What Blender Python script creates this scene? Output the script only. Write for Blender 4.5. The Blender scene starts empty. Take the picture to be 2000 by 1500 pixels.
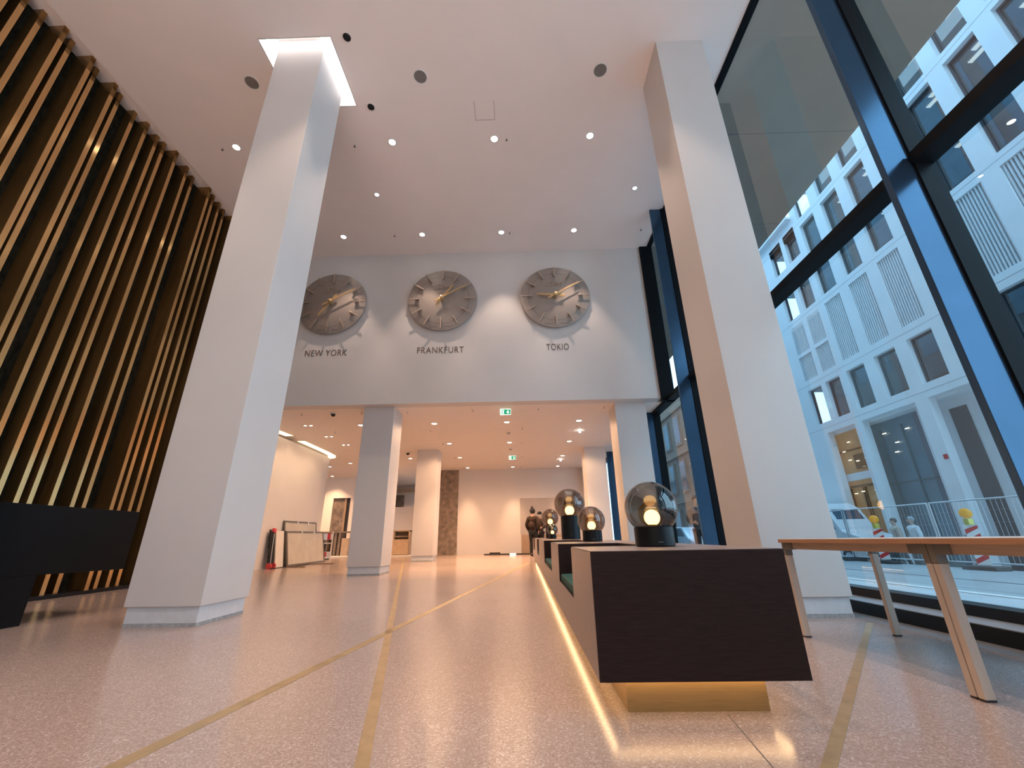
import bpy, bmesh, math, random
from mathutils import Vector, Matrix
random.seed(7)
scene = bpy.context.scene
COL = scene.collection
PI = math.pi
SL = 0.01063                      # the lobby floor rises gently with depth
def fz(y): return SL * y
ZC = 8.085                        # high ceiling
ZL = 3.813                        # low ceiling
YW = 9.33                         # clock wall

# ------------------------------------------------------------------ materials
MATS = {}
def mat(name):
    m = bpy.data.materials.new(name); m.use_nodes = True
    MATS[name] = m
    return m, m.node_tree.nodes, m.node_tree.links
def bsdf(n): return next(x for x in n if x.type == 'BSDF_PRINCIPLED')
def pm(name, col, rough=.5, metal=0., noise=0., nscale=8., bump=0., spec=.5, coat=0., emit=None, estr=0., stretch=None):
    m, n, l = mat(name); b = bsdf(n)
    b.inputs['Base Color'].default_value = (*col, 1); b.inputs['Roughness'].default_value = rough
    b.inputs['Metallic'].default_value = metal; b.inputs['Specular IOR Level'].default_value = spec
    if coat: b.inputs['Coat Weight'].default_value = coat
    if emit: b.inputs['Emission Color'].default_value = (*emit, 1); b.inputs['Emission Strength'].default_value = estr
    if noise or bump:
        tc = n.new('ShaderNodeTexCoord'); mp = n.new('ShaderNodeMapping'); nz = n.new('ShaderNodeTexNoise')
        if stretch: mp.inputs['Scale'].default_value = stretch
        nz.inputs['Scale'].default_value = nscale; nz.inputs['Detail'].default_value = 6
        l.new(tc.outputs['Object'], mp.inputs[0]); l.new(mp.outputs[0], nz.inputs['Vector'])
        if noise:
            r = n.new('ShaderNodeMapRange'); r.inputs[1].default_value = .25; r.inputs[2].default_value = .75
            r.inputs[3].default_value = 1 - noise; r.inputs[4].default_value = 1 + noise
            mx = n.new('ShaderNodeMix'); mx.data_type = 'RGBA'; mx.blend_type = 'MULTIPLY'; mx.inputs[0].default_value = 1
            mx.inputs[6].default_value = (*col, 1)
            l.new(nz.outputs[0], r.inputs[0]); l.new(r.outputs[0], mx.inputs[7]); l.new(mx.outputs[2], b.inputs['Base Color'])
        if bump:
            bp = n.new('ShaderNodeBump'); bp.inputs['Strength'].default_value = bump; bp.inputs['Distance'].default_value = .01
            l.new(nz.outputs[0], bp.inputs['Height']); l.new(bp.outputs[0], b.inputs['Normal'])
    return m
def em(name, col, s):
    m, n, l = mat(name); n.remove(bsdf(n)); e = n.new('ShaderNodeEmission')
    e.inputs[0].default_value = (*col, 1); e.inputs[1].default_value = s
    l.new(e.outputs[0], next(x for x in n if x.type == 'OUTPUT_MATERIAL').inputs[0]); return m
def thin_glass(name, tint, ior=1.5, boost=1.0, rough=0.0, gcol=(1, 1, 1)):
    m, n, l = mat(name); n.remove(bsdf(n))
    t = n.new('ShaderNodeBsdfTransparent'); t.inputs[0].default_value = (*tint, 1)
    g = n.new('ShaderNodeBsdfGlossy'); g.inputs['Roughness'].default_value = rough; g.inputs[0].default_value = (*gcol, 1)
    # Schlick reflectance of a thin pane, the same from both sides
    ge = n.new('ShaderNodeNewGeometry'); dt = n.new('ShaderNodeVectorMath'); dt.operation = 'DOT_PRODUCT'
    l.new(ge.outputs['Normal'], dt.inputs[0]); l.new(ge.outputs['Incoming'], dt.inputs[1])
    def mth(op, a_, b_=None, clamp=False):
        q = n.new('ShaderNodeMath'); q.operation = op; q.use_clamp = clamp
        for i_, v_ in enumerate((a_, b_)):
            if v_ is None: continue
            if isinstance(v_, (int, float)): q.inputs[i_].default_value = v_
            else: l.new(v_, q.inputs[i_])
        return q.outputs[0]
    f0 = ((ior - 1) / (ior + 1)) ** 2 * boost
    fr_ = mth('ADD', mth('MULTIPLY', mth('POWER', mth('SUBTRACT', 1.0, mth('ABSOLUTE', dt.outputs['Value']), True), 5.0), 1 - f0), f0, True)
    mx = n.new('ShaderNodeMixShader')
    l.new(fr_, mx.inputs[0]); l.new(t.outputs[0], mx.inputs[1]); l.new(g.outputs[0], mx.inputs[2])
    l.new(mx.outputs[0], next(x for x in n if x.type == 'OUTPUT_MATERIAL').inputs[0]); return m

white = pm('white_paint', (.66, .625, .605), .55, noise=.02, nscale=2)
ceil_m = pm('ceiling_paint', (.90, .805, .765), .6, noise=.02, nscale=1.5)
lowceil_m = pm('low_ceiling_paint', (.88, .80, .74), .6, noise=.02)
plinth_m = pm('plinth_paint', (.70, .72, .75), .5, noise=.06, nscale=14)
dirty_m = pm('dirty_edge', (.38, .39, .40), .7, noise=.3, nscale=30)
frame_m = pm('black_frame', (.008, .009, .011), .5, spec=.06, noise=.1)
black_m = pm('black_metal', (.010, .011, .014), .38, spec=.22, metal=.0, noise=.1)
fin_m = pm('anodised_fin', (.045, .085, .15), .2, metal=.55, spec=.9, noise=.1, nscale=3)
bsdf(fin_m.node_tree.nodes).inputs['Specular Tint'].default_value = (.4, .75, 1, 1)
darkgrey_m = pm('dark_grey', (.09, .09, .095), .5, noise=.1)
grey_m = pm('grey_sill', (.30, .31, .33), .4, noise=.08)
channel_m = pm('floor_channel', (.19, .18, .18), .5, noise=.1, nscale=30)
brass_m = pm('brushed_brass', (.42, .30, .15), .38, metal=.75, noise=.12, nscale=6, stretch=(40, 3, 40))
inlay_m = pm('brass_inlay', (.40, .295, .165), .42, metal=.4, noise=.2, nscale=10)
fin_face = pm('gold_fin_face', (.66, .47, .25), .24, metal=.85, noise=.12, nscale=5, stretch=(30, 30, .4))
def brushed(name, col, rough, metal, aniso, noise):
    m = pm(name, col, rough, metal=metal, noise=noise, nscale=3, stretch=(4, 4, .4)); n, l = m.node_tree.nodes, m.node_tree.links; b_ = bsdf(n)
    tg = n.new('ShaderNodeTangent'); tg.direction_type = 'RADIAL'; tg.axis = 'Z'; l.new(tg.outputs[0], b_.inputs['Tangent']); b_.inputs['Anisotropic'].default_value = aniso
    return m
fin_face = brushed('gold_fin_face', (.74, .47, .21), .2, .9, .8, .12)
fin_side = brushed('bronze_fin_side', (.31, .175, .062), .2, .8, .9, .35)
rough_stone = pm('black_rough_panel', (.020, .016, .011), 1.0, spec=.0, noise=.6, nscale=14, bump=.4, stretch=(1, 1, .6))
stone_m = pm('brown_stone', (.21, .165, .13), .35, noise=.55, nscale=5, bump=.1)
wood_dark = pm('dark_stained_oak', (.026, .014, .013), .42, spec=.16, noise=.28, nscale=9, bump=.08, stretch=(1.2, 30, 14))
wood_sheen = pm('dark_oak_painted_sheen', (.25, .185, .16), .33, noise=.2, nscale=9, bump=.06, stretch=(30, 1.5, 14))  # same oak made paler: grazing reflections put into the colour
gold_base = pm('gold_laminate', (.42, .27, .11), .4, metal=.4, noise=.12, nscale=8, stretch=(1, 1, 20))
green_m = pm('green_felt', (.012, .075, .058), .9, noise=.25, nscale=60)
wood_light = pm('light_beech', (.60, .42, .29), .42, noise=.1, nscale=6, stretch=(20, 1, 20))
wood_edge = pm('beech_edge', (.47, .24, .13), .4, noise=.1, nscale=6, stretch=(20, 1, 20))
table_white = pm('table_laminate', (.66, .64, .62), .3, noise=.03)
leg_m = pm('leg_beige', (.60, .50, .42), .4, noise=.05)
bracket_m = pm('bracket_taupe', (.20, .165, .135), .45, noise=.06)
foot_m = pm('foot_black', (.02, .02, .02), .6, noise=.05)
desk_m = pm('desk_black_lacquer', (.004, .006, .008), .34, noise=.1, spec=.12)
dial_m = pm('clock_dial', (.36, .315, .285), .45, metal=.4, noise=.04, nscale=3)
marker_m = pm('clock_marker', (.52, .43, .36), .3, metal=.7, noise=.04)
hand_m = pm('clock_hand_gold', (.62, .45, .24), .3, metal=.7, noise=.04)
dialline_m = pm('dial_line', (.13, .10, .085), .5, noise=.04)
letter_m = pm('lettering_brown', (.13, .085, .065), .5, noise=.05)
speaker_m = pm('speaker_grille', (.20, .185, .175), .7, noise=.2, nscale=120)
trimring_m = pm('trim_ring', (.78, .76, .74), .4, noise=.02)
joint_m = pm('joint_dark', (.14, .12, .11), .8, noise=.1)
asphalt_m = pm('street_surface', (.34, .36, .38), .5, noise=.18, nscale=.8)
side_m = pm('sidewalk_paving', (.52, .53, .55), .5, noise=.12, nscale=2)
curb_m = pm('curb_stone', (.70, .70, .70), .6, noise=.1)
facade_m = pm('white_stone_facade', (.84, .86, .88), .6, noise=.04, nscale=1.2)
louver_m = pm('louver_grey', (.74, .76, .78), .5, noise=.04)
louvergap_m = pm('louver_gap', (.10, .11, .13), .7, noise=.04)
wframe_m = pm('window_frame_dark', (.07, .075, .085), .4, noise=.05)
room_m = pm('office_dark', (.11, .12, .13), .8, noise=.1, nscale=2)
warm_room = pm('lobby_warm', (.42, .27, .14), .6, noise=.15, nscale=2, emit=(1, .6, .28), estr=.10)
soffit_m = pm('soffit_panel', (.27, .19, .135), .45, noise=.08, nscale=2)
upper_m = pm('upper_facade', (.34, .35, .37), .6, noise=.06)
tan_m = pm('sandstone', (.36, .23, .16), .75, noise=.12, nscale=3)
steel_m = pm('galvanised_steel', (.55, .58, .62), .35, metal=.7, noise=.05)
red_m = pm('signal_red', (.55, .02, .02), .4, noise=.03)
redplastic_m = pm('red_plastic', (.62, .06, .07), .4, noise=.05)
signwhite_m = pm('signal_white', (.75, .75, .75), .4, noise=.03)
amber_m = pm('amber_lens', (.80, .36, .02), .25, noise=.25, nscale=25, emit=(1, .45, .03), estr=.12)
yellow_m = pm('yellow_plastic', (.65, .58, .10), .4, noise=.05)
rubber_m = pm('recycled_rubber', (.06, .06, .06), .8, noise=.2)
van_m = pm('van_white', (.72, .75, .78), .25, coat=.5, noise=.02)
carglass_m = pm('car_glass', (.05, .09, .13), .08, noise=.02)
tyre_m = pm('tyre', (.02, .02, .02), .8, noise=.05)
headlamp_m = pm('headlamp', (.8, .8, .8), .1, noise=.02)
skin_m = pm('skin', (.50, .30, .22), .5, noise=.05)
coatbrown_m = pm('coat_brown', (.028, .014, .010), .95, noise=.15, nscale=30)
coatbrown2_m = pm('jacket_brown', (.034, .02, .015), .95, noise=.15, nscale=30)
blackcloth_m = pm('black_cloth', (.012, .012, .014), .9, noise=.2, nscale=30)
bagbrown_m = pm('bag_brown', (.026, .011, .007), .9, noise=.15)
tancoat_m = pm('tan_coat', (.46, .36, .29), .8, noise=.1)
whitecoat_m = pm('white_coat', (.68, .72, .76), .8, noise=.08)
greyjacket_m = pm('grey_jacket', (.07, .07, .075), .8, noise=.15)
maskwhite_m = pm('face_mask_white', (.75, .75, .75), .8, noise=.05)
hair_m = pm('hair_dark', (.02, .014, .012), .7, noise=.2)
green_sign = pm('exit_green', (.0, .30, .14), .4, noise=.02, emit=(0, .45, .2), estr=.6)
sign_white = pm('exit_white', (.9, .9, .9), .4, noise=.02, emit=(.9, 1, .95), estr=1.0)
ply_m = pm('plywood', (.50, .36, .24), .6, noise=.12, nscale=6)
brownpost_m = pm('weathered_post', (.22, .16, .12), .7, noise=.2)
board_m = pm('white_board', (.72, .66, .60), .6, noise=.04)
framegrey_m = pm('frame_aluminium', (.17, .145, .12), .4, metal=.4, noise=.08)
graypanel_m = pm('grey_picture_panel', (.40, .36, .34), .55, noise=.03)
tanpanel_m = pm('tan_panel', (.36, .25, .17), .5, noise=.08)
track_m = pm('track_black', (.03, .022, .018), .5, noise=.1)

glass_m = thin_glass('window_glass', (.78, .92, .98), 1.5, 2.6)
offglass_m = thin_glass('office_glass', (.50, .56, .62), 1.6, 2.2)
smoke_m = thin_glass('smoked_globe', (.42, .37, .33), 1.5, 2.4)
amberglass_m = thin_glass('amber_inner_glass', (.88, .72, .42), 1.5, 1.6)
dirtyglass_m = pm('dusty_glass', (.52, .46, .37), .35, noise=.12, nscale=3)
bulb_m = em('bulb_glow', (1., .74, .40), 16)
dl_hi = em('downlight_glow', (1, .92, .82), 28)
dl_cool = em('cool_spot_glow', (.75, .9, 1), 14)
dl_lo = em('warm_downlight_glow', (1, .86, .66), 12)
cove_m = em('cove_glow', (1, .93, .92), 7.0)
covewarm_m = em('cove_warm_glow', (1, .76, .46), 2.6)
led_soft_m = em('led_warm_soft', (1, .62, .30), 11)
led_m = em('led_warm', (1, .62, .30), 13)
lum_m = em('office_luminaire', (1, .96, .82), 1.35)
warmlum_m = em('lobby_luminaire', (1, .86, .62), 2.5)

def terrazzo():
    m, n, l = mat('terrazzo'); b = bsdf(n)
    tc = n.new('ShaderNodeTexCoord')
    v = n.new('ShaderNodeTexVoronoi'); v.inputs['Scale'].default_value = 150
    v2 = n.new('ShaderNodeTexVoronoi'); v2.inputs['Scale'].default_value = 330
    nz = n.new('ShaderNodeTexNoise'); nz.inputs['Scale'].default_value = .35; nz.inputs['Detail'].default_value = 2
    for t in (v, v2, nz): l.new(tc.outputs['Object'], t.inputs['Vector'])
    sep = n.new('ShaderNodeSeparateColor'); l.new(v.outputs['Color'], sep.inputs[0])
    r = n.new('ShaderNodeValToRGB'); r.color_ramp.interpolation = 'CONSTANT'
    e = r.color_ramp.elements
    e[0].position = 0; e[0].color = (.37, .285, .255, 1)
    e[1].position = .5; e[1].color = (.41, .32, .288, 1)
    for p_, c_ in ((.68, (.455, .365, .332)), (.84, (.535, .45, .415)), (.93, (.31, .235, .21))):
        k = e.new(p_); k.color = (*c_, 1)
    l.new(sep.outputs[0], r.inputs[0])
    sep2 = n.new('ShaderNodeSeparateColor'); l.new(v2.outputs['Color'], sep2.inputs[0])
    mr = n.new('ShaderNodeMapRange'); mr.inputs[3].default_value = .85; mr.inputs[4].default_value = 1.15; l.new(sep2.outputs[1], mr.inputs[0])
    mr2 = n.new('ShaderNodeMapRange'); mr2.inputs[1].default_value = .3; mr2.inputs[2].default_value = .7; mr2.inputs[3].default_value = .84; mr2.inputs[4].default_value = .96; l.new(nz.outputs[0], mr2.inputs[0])
    mu = n.new('ShaderNodeMath'); mu.operation = 'MULTIPLY'; l.new(mr.outputs[0], mu.inputs[0]); l.new(mr2.outputs[0], mu.inputs[1])
    mx = n.new('ShaderNodeMix'); mx.data_type = 'RGBA'; mx.blend_type = 'MULTIPLY'; mx.inputs[0].default_value = 1
    l.new(r.outputs[0], mx.inputs[6]); l.new(mu.outputs[0], mx.inputs[7]); l.new(mx.outputs[2], b.inputs['Base Color'])
    rr = n.new('ShaderNodeMapRange'); rr.inputs[3].default_value = .18; rr.inputs[4].default_value = .22; b.inputs['Specular IOR Level'].default_value = .42; l.new(nz.outputs[0], rr.inputs[0])
    l.new(rr.outputs[0], b.inputs['Roughness'])
    return m
terrazzo_m = terrazzo()

# ------------------------------------------------------------------ mesh helpers
class MB:
    def __init__(s): s.bm = bmesh.new(); s.mi = 0
    def _f(s, vs):
        try: f = s.bm.faces.new(vs); f.material_index = s.mi; return f
        except ValueError: return None
    def hexa(s, p):
        v = [s.bm.verts.new(q) for q in p]
        for q in ((0, 3, 2, 1), (4, 5, 6, 7), (0, 1, 5, 4), (1, 2, 6, 5), (2, 3, 7, 6), (3, 0, 4, 7)): s._f([v[i] for i in q])
        return s
    def box(s, x0, x1, y0, y1, z0, z1):
        return s.hexa([(x0, y0, z0), (x1, y0, z0), (x1, y1, z0), (x0, y1, z0), (x0, y0, z1), (x1, y0, z1), (x1, y1, z1), (x0, y1, z1)])
    def sbox(s, x0, x1, y0, y1, h0, h1):      # box whose bottom and top follow the sloping floor
        a, b = fz(y0), fz(y1)
        return s.hexa([(x0, y0, h0 + a), (x1, y0, h0 + a), (x1, y1, h0 + b), (x0, y1, h0 + b), (x0, y0, h1 + a), (x1, y0, h1 + a), (x1, y1, h1 + b), (x0, y1, h1 + b)])
    def quad(s, *p): s._f([s.bm.verts.new(q) for q in p]); return s
    def prism(s, pts, z0, z1):                # polygon in xy extruded in z
        a = [s.bm.verts.new((x, y, z0)) for x, y in pts]; b = [s.bm.verts.new((x, y, z1)) for x, y in pts]
        s._f(a[::-1]); s._f(b); n = len(pts)
        for i in range(n): s._f([a[i], a[(i + 1) % n], b[(i + 1) % n], b[i]])
        return s
    def prism_x(s, pts, x0, x1):              # polygon in (y,z) extruded in x
        a = [s.bm.verts.new((x0, y, z)) for y, z in pts]; b = [s.bm.verts.new((x1, y, z)) for y, z in pts]
        s._f(a); s._f(b[::-1]); n = len(pts)
        for i in range(n): s._f([a[i], b[i], b[(i + 1) % n], a[(i + 1) % n]])
        return s
    def lathe(s, prof, c=(0, 0, 0), n=32, axis='z'):
        rings = []
        for r, h in prof:
            ring = []
            for i in range(n):
                t = 2 * PI * i / n; x, y = r * math.cos(t), r * math.sin(t)
                p = {'z': (x, y, h), 'y': (x, h, y), 'x': (h, x, y)}[axis]
                ring.append(s.bm.verts.new((p[0] + c[0], p[1] + c[1], p[2] + c[2])))
            rings.append(ring)
        for a, b in zip(rings, rings[1:]):
            for i in range(n): s._f([a[i], a[(i + 1) % n], b[(i + 1) % n], b[i]])
        for ring, fl in ((rings[0], True), (rings[-1], False)): s._f(ring[::-1] if fl else ring)
        return s
    def tube(s, p, q, r, r2=None, n=10):
        p, q = Vector(p), Vector(q); d = (q - p).normalized(); r2 = r if r2 is None else r2
        u = d.orthogonal().normalized(); w = d.cross(u); A = []; B = []
        for i in range(n):
            t = 2 * PI * i / n; o = u * math.cos(t) + w * math.sin(t)
            A.append(s.bm.verts.new(p + o * r)); B.append(s.bm.verts.new(q + o * r2))
        for i in range(n): s._f([A[i], A[(i + 1) % n], B[(i + 1) % n], B[i]])
        s._f(A[::-1]); s._f(B); return s
    def sphere(s, c, r, n=32, sc=(1, 1, 1), cut=None):
        m = n // 2; prof = []
        for i in range(m + 1):
            t = -PI / 2 + PI * i / m
            prof.append((max(1e-4, math.cos(t)), math.sin(t)))
        rings = []
        for cr, sr in prof:
            rings.append([s.bm.verts.new((c[0] + r * sc[0] * cr * math.cos(2 * PI * i / n), c[1] + r * sc[1] * cr * math.sin(2 * PI * i / n), c[2] + r * sc[2] * sr)) for i in range(n)])
        for a, b in zip(rings, rings[1:]):
            for i in range(n): s._f([a[i], a[(i + 1) % n], b[(i + 1) % n], b[i]])
        return s
    def build(s, name, mats, parent=None, bevel=0., smooth=False, keep=False):
        if not isinstance(mats, (list, tuple)): mats = [mats]
        if smooth:
            bmesh.ops.remove_doubles(s.bm, verts=s.bm.verts, dist=1e-6)
        bmesh.ops.recalc_face_normals(s.bm, faces=s.bm.faces)
        me = bpy.data.meshes.new(name); s.bm.to_mesh(me); s.bm.free()
        for m in mats: me.materials.append(m)
        if smooth:
            for f in me.polygons: f.use_smooth = True
            if smooth != 'all': me.set_sharp_from_angle(angle=math.radians(38))
        o = bpy.data.objects.new(name, me); COL.objects.link(o)
        if bevel:
            b = o.modifiers.new('bevel', 'BEVEL'); b.width = bevel; b.segments = 2; b.limit_method = 'ANGLE'; b.angle_limit = math.radians(40)
        if parent is not None: adopt(o, parent)
        return o
def world_of(o):
    m = Matrix.Translation(o.location) @ o.rotation_euler.to_matrix().to_4x4()
    while o.parent is not None:
        o = o.parent; m = Matrix.Translation(o.location) @ o.rotation_euler.to_matrix().to_4x4() @ m
    return m
def adopt(o, parent):
    o.parent = parent
    if parent.type == 'EMPTY' and parent.get('_local') is None:
        o.matrix_parent_inverse = Matrix.Translation(parent.location).inverted()
def tag(o, label=None, cat=None, group=None, kind=None):
    if label: o['label'] = label
    if cat: o['category'] = cat
    if group: o['group'] = group
    if kind: o['kind'] = kind
    return o
def thing(name, label, cat, loc=(0, 0, 0), group=None, local=False, rz=0):
    o = bpy.data.objects.new(name, None); COL.objects.link(o); o.location = loc; o.empty_display_size = .1
    o.rotation_euler.z = rz
    if local: o['_local'] = 1
    return tag(o, label, cat, group)
def struct(name, mb, m, bevel=0., label=None):
    o = mb.build(name, m, bevel=bevel); o['kind'] = 'structure'
    if label: o['label'] = label
    return o
def sroot(name, loc=(0, 0, 0), label=None):
    o = bpy.data.objects.new(name, None); COL.objects.link(o); o.location = loc; o['kind'] = 'structure'
    if label: o['label'] = label
    return o
def copy_tree(o, loc, rz=None, parent=None):
    c = o.copy(); COL.objects.link(c)
    if parent is None:
        c.location = loc
        if rz is not None: c.rotation_euler.z = rz
    else: c.parent = parent
    for ch in list(o.children): copy_tree(ch, None, parent=c)
    return c
def text_mesh(txt, size, extrude, name, m, loc, rot=(PI / 2, 0, 0), shear=0., sx=1., align='CENTER', parent=None, space=1., offset=0.):
    cu = bpy.data.curves.new(name, 'FONT'); cu.body = txt; cu.size = size; cu.extrude = extrude; cu.shear = shear
    cu.align_x = align; cu.space_character = space; cu.resolution_u = 6; cu.offset = offset
    ob = bpy.data.objects.new(name, cu); COL.objects.link(ob)
    dg = bpy.context.evaluated_depsgraph_get(); me = bpy.data.meshes.new_from_object(ob.evaluated_get(dg))
    bpy.data.objects.remove(ob)
    me.transform(Matrix.Translation(loc) @ Matrix.Rotation(rot[2], 4, 'Z') @ Matrix.Rotation(rot[0], 4, 'X') @ Matrix.Diagonal((sx, 1, 1, 1)))
    me.materials.clear(); me.materials.append(m); me.name = name
    o = bpy.data.objects.new(name, me); COL.objects.link(o)
    if parent is not None: adopt(o, parent)
    return o

# ------------------------------------------------------------------ camera
cam = bpy.data.cameras.new('camera'); co = bpy.data.objects.new('camera', cam); COL.objects.link(co)
P_, Y_, R_ = .359582, -.018659, -.015999
cp, sp, cy, sy, cr, sr = math.cos(P_), math.sin(P_), math.cos(Y_), math.sin(Y_), math.cos(R_), math.sin(R_)
fw = Vector((sy * cp, cy * cp, sp)); rt = Vector((cy, -sy, 0)); up = rt.cross(fw)
r2 = rt * cr + up * sr; u2 = -rt * sr + up * cr
M = Matrix.Identity(4)
for i in range(3): M[i][0], M[i][1], M[i][2] = r2[i], u2[i], -fw[i]
M.translation = (0, 0, .74); co.matrix_world = M
cam.sensor_width = 36; cam.lens = 36 * 814.8 / 2000; cam.clip_start = .02; cam.clip_end = 300
scene.camera = co
scene.view_settings.view_transform = 'Standard'
scene.cycles.use_denoising = True
scene.cycles.max_bounces = 8; scene.cycles.transparent_max_bounces = 24
scene.cycles.sample_clamp_indirect = 6

# ------------------------------------------------------------------ world
w = bpy.data.worlds.new('sky'); scene.world = w; w.use_nodes = True
wn, wl = w.node_tree.nodes, w.node_tree.links
bg = next(x for x in wn if x.type == 'BACKGROUND')
tc = wn.new('ShaderNodeTexCoord'); sx_ = wn.new('ShaderNodeSeparateXYZ'); rp = wn.new('ShaderNodeValToRGB')
rp.color_ramp.elements[0].color = (.56, .78, .94, 1); rp.color_ramp.elements[0].position = .45
rp.color_ramp.elements[1].color = (.46, .76, 1.0, 1); rp.color_ramp.elements[1].position = 1
mrw = wn.new('ShaderNodeMapRange'); mrw.inputs[1].default_value = -1
wl.new(tc.outputs['Generated'], sx_.inputs[0]); wl.new(sx_.outputs[2], mrw.inputs[0]); wl.new(mrw.outputs[0], rp.inputs[0]); wl.new(rp.outputs[0], bg.inputs[0])
bg.inputs[1].default_value = 4.5

# ------------------------------------------------------------------ lights helpers
def spot(loc, power, color, size, blend=.25, tilt=None, rad=.05):
    L = bpy.data.lights.new('spot', 'SPOT'); L.energy = power; L.color = color; L.spot_size = math.radians(size); L.spot_blend = blend; L.shadow_soft_size = rad
    o = bpy.data.objects.new('spot_lamp', L); COL.objects.link(o); o.location = loc
    if tilt: o.rotation_euler = tilt
    return o
def area(loc, rot, sx, sy, power, color):
    L = bpy.data.lights.new('area', 'AREA'); L.shape = 'RECTANGLE'; L.size = sx; L.size_y = sy; L.energy = power; L.color = color
    o = bpy.data.objects.new('area_lamp', L); COL.objects.link(o); o.location = loc; o.rotation_euler = rot; return o

# ================================================================== SETTING
XR = 3.0
b = MB(); y0, y1 = -8, 26
b.quad((-12, y0, fz(y0)), (XR, y0, fz(y0)), (XR, y1, fz(y1)), (-12, y1, fz(y1)))
b.quad((-12, y0, fz(y0) - .2), (XR, y0, fz(y0) - .2), (XR, y1, fz(y1) - .2), (-12, y1, fz(y1) - .2))
struct('floor', b, terrazzo_m, label='pale speckled terrazzo floor')
struct('trim_1', MB().sbox(XR, 3.2, -8, 22, -.06, -.004), channel_m, label='dark grey floor channel along the glass wall')
b = MB()
b.sbox(3.2, 3.45, -8, 22, -.06, .10)
o = struct('trim_2', b, [black_m], label='black lower step under the glass wall')
struct('trim_3', MB().sbox(3.205, 3.45, -8, 22, .10, .106), grey_m, label='grey top of the step under the glass wall')
struct('trim_4', MB().sbox(3.45, 3.62, -8, 22, -.06, .185), black_m, label='black bottom rail of the glass wall')
# brass strips and fine joint set in the floor
def strip(name, p, q, wd, m, label, h=.0015):
    p, q = Vector((*p, 0)), Vector((*q, 0)); d = (q - p).normalized(); nn = Vector((-d.y, d.x, 0)) * wd / 2
    pts = [p - nn, q - nn, q + nn, p + nn]
    bb = MB(); bb.hexa([(v.x, v.y, fz(v.y) - .002) for v in pts] + [(v.x, v.y, fz(v.y) + h) for v in pts])
    return struct(name, bb, m, label=label)
strip('trim_5', (.36, -1.8), (-4.6, 17.33), .052, inlay_m, 'brass floor strip running from the centre towards the far left')
strip('trim_6', (-1.99, -2.0), (.14, 13.0), .068, inlay_m, 'brass floor strip crossing the other one diagonally')
strip('trim_7', (-2.15, -2.03), (2.93, 4.10), .045, inlay_m, 'brass floor strip beside the table')
strip('trim_8', (.44, -1.5), (.868, 2.21), .004, joint_m, 'thin joint in the floor before the bench', .001)

# ceilings
HX0, HX1, HY0, HY1 = -3.95, -2.79, 4.07, 5.20
b = MB()
CX0, CX1, CY0, CY1 = -6.667, 3.56, -8, YW
for x0, x1, ya, yb in ((CX0, CX1, CY0, HY0), (CX0, CX1, HY1, CY1), (CX0, HX0, HY0, HY1), (HX1, CX1, HY0, HY1)):
    b.box(x0, x1, ya, yb, ZC, ZC + .25)
struct('ceiling', b, ceil_m, label='high pale ceiling of the lobby')
struct('ceiling_edge', MB().box(-7.6, CX0, -8, YW, ZC + .05, ZC + .3), ceil_m, label='raised ceiling strip along the slatted wall')['kind'] = 'structure'
b = MB()
for x0, x1, ya, yb in ((HX0, HX0 + .02, HY0, HY1), (HX1 - .02, HX1, HY0, HY1), (HX0 + .02, HX1 - .02, HY0, HY0 + .02), (HX0 + .02, HX1 - .02, HY1 - .02, HY1)):
    b.box(x0, x1, ya, yb, ZC + .002, ZC + .26)
b.box(HX0, HX1, HY0, HY1, ZC + .26, ZC + .28)
cv = struct('trim_9', b, white, label='white lined ceiling recess around the column head')
b = MB()
for x0, x1, ya, yb in ((HX0 + .03, HX0 + .16, HY0 + .03, HY1 - .03), (HX1 - .26, HX1 - .03, HY0 + .03, HY1 - .03), (HX0 + .17, HX1 - .27, HY0 + .03, HY0 + .14), (HX0 + .17, HX1 - .27, HY1 - .14, HY1 - .03)):
    b.box(x0, x1, ya, yb, ZC + .235, ZC + .255)
b.build('light_strip', cove_m, cv)
lowc = MB().box(-12, 3.56, YW + .3, 26, ZL, ZL + .3)
struct('ceiling_low', lowc, lowceil_m, label='low ceiling beyond the clock wall')
# hatch outline in the ceiling
b = MB(); hx0, hx1, hy0, hy1 = -.70, -.34, 5.17, 5.535
for x0, x1, ya, yb in ((hx0, hx0 + .006, hy0, hy1), (hx1 - .006, hx1, hy0, hy1), (hx0, hx1, hy1 - .006, hy1)):
    b.box(x0, x1, ya, yb, ZC - .001, ZC + .002)
h = thing('ceiling_hatch', 'thin outline of an access hatch in the high ceiling', 'hatch', (-.52, 5.35, ZC))
b.build('joint', joint_m, h); MB().box(hx0 + .006, hx1 - .006, hy0, hy1 - .006, ZC - .0008, ZC + .002).build('cover', ceil_m, h)

# walls
struct('wall_clock', MB().box(-7.6, 3.30, YW, YW + .3, ZL, ZC + .3), white, label='white upper wall carrying the three clocks')
struct('wall_rear', MB().box(-12, 3.6, -8.2, -8, -.3, ZC + .3), white, label='white wall behind')
b = MB(); b.box(-7.6, -7.4, -8, YW + .3, -.1, ZC + .3)
struct('wall_left', b, black_m, label='dark wall behind the slats')
struct('wall_far', MB().box(-2.85, 3.6, 19.23, 19.45, .0, ZL), white, label='white end wall of the low hall')
struct('wall_stone', MB().box(-3.70, -2.85, 19.20, 19.45, .0, ZL), stone_m, label='brown stone panel in the end wall')
for k, z in enumerate((1.38, 2.58)):
    struct('trim_%d' % (10 + k), MB().box(-3.70, -2.85, 19.196, 19.21, z, z + .012), joint_m, label='horizontal joint in the brown stone panel')
b = MB(); pts = [(-7.12, YW + .3), (-7.0, 12.2), (-7.0, 14.6), (-7.06, 15.2), (-7.22, 15.6), (-7.5, 15.8), (-7.9, 15.8), (-7.9, YW + .3)]
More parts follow.
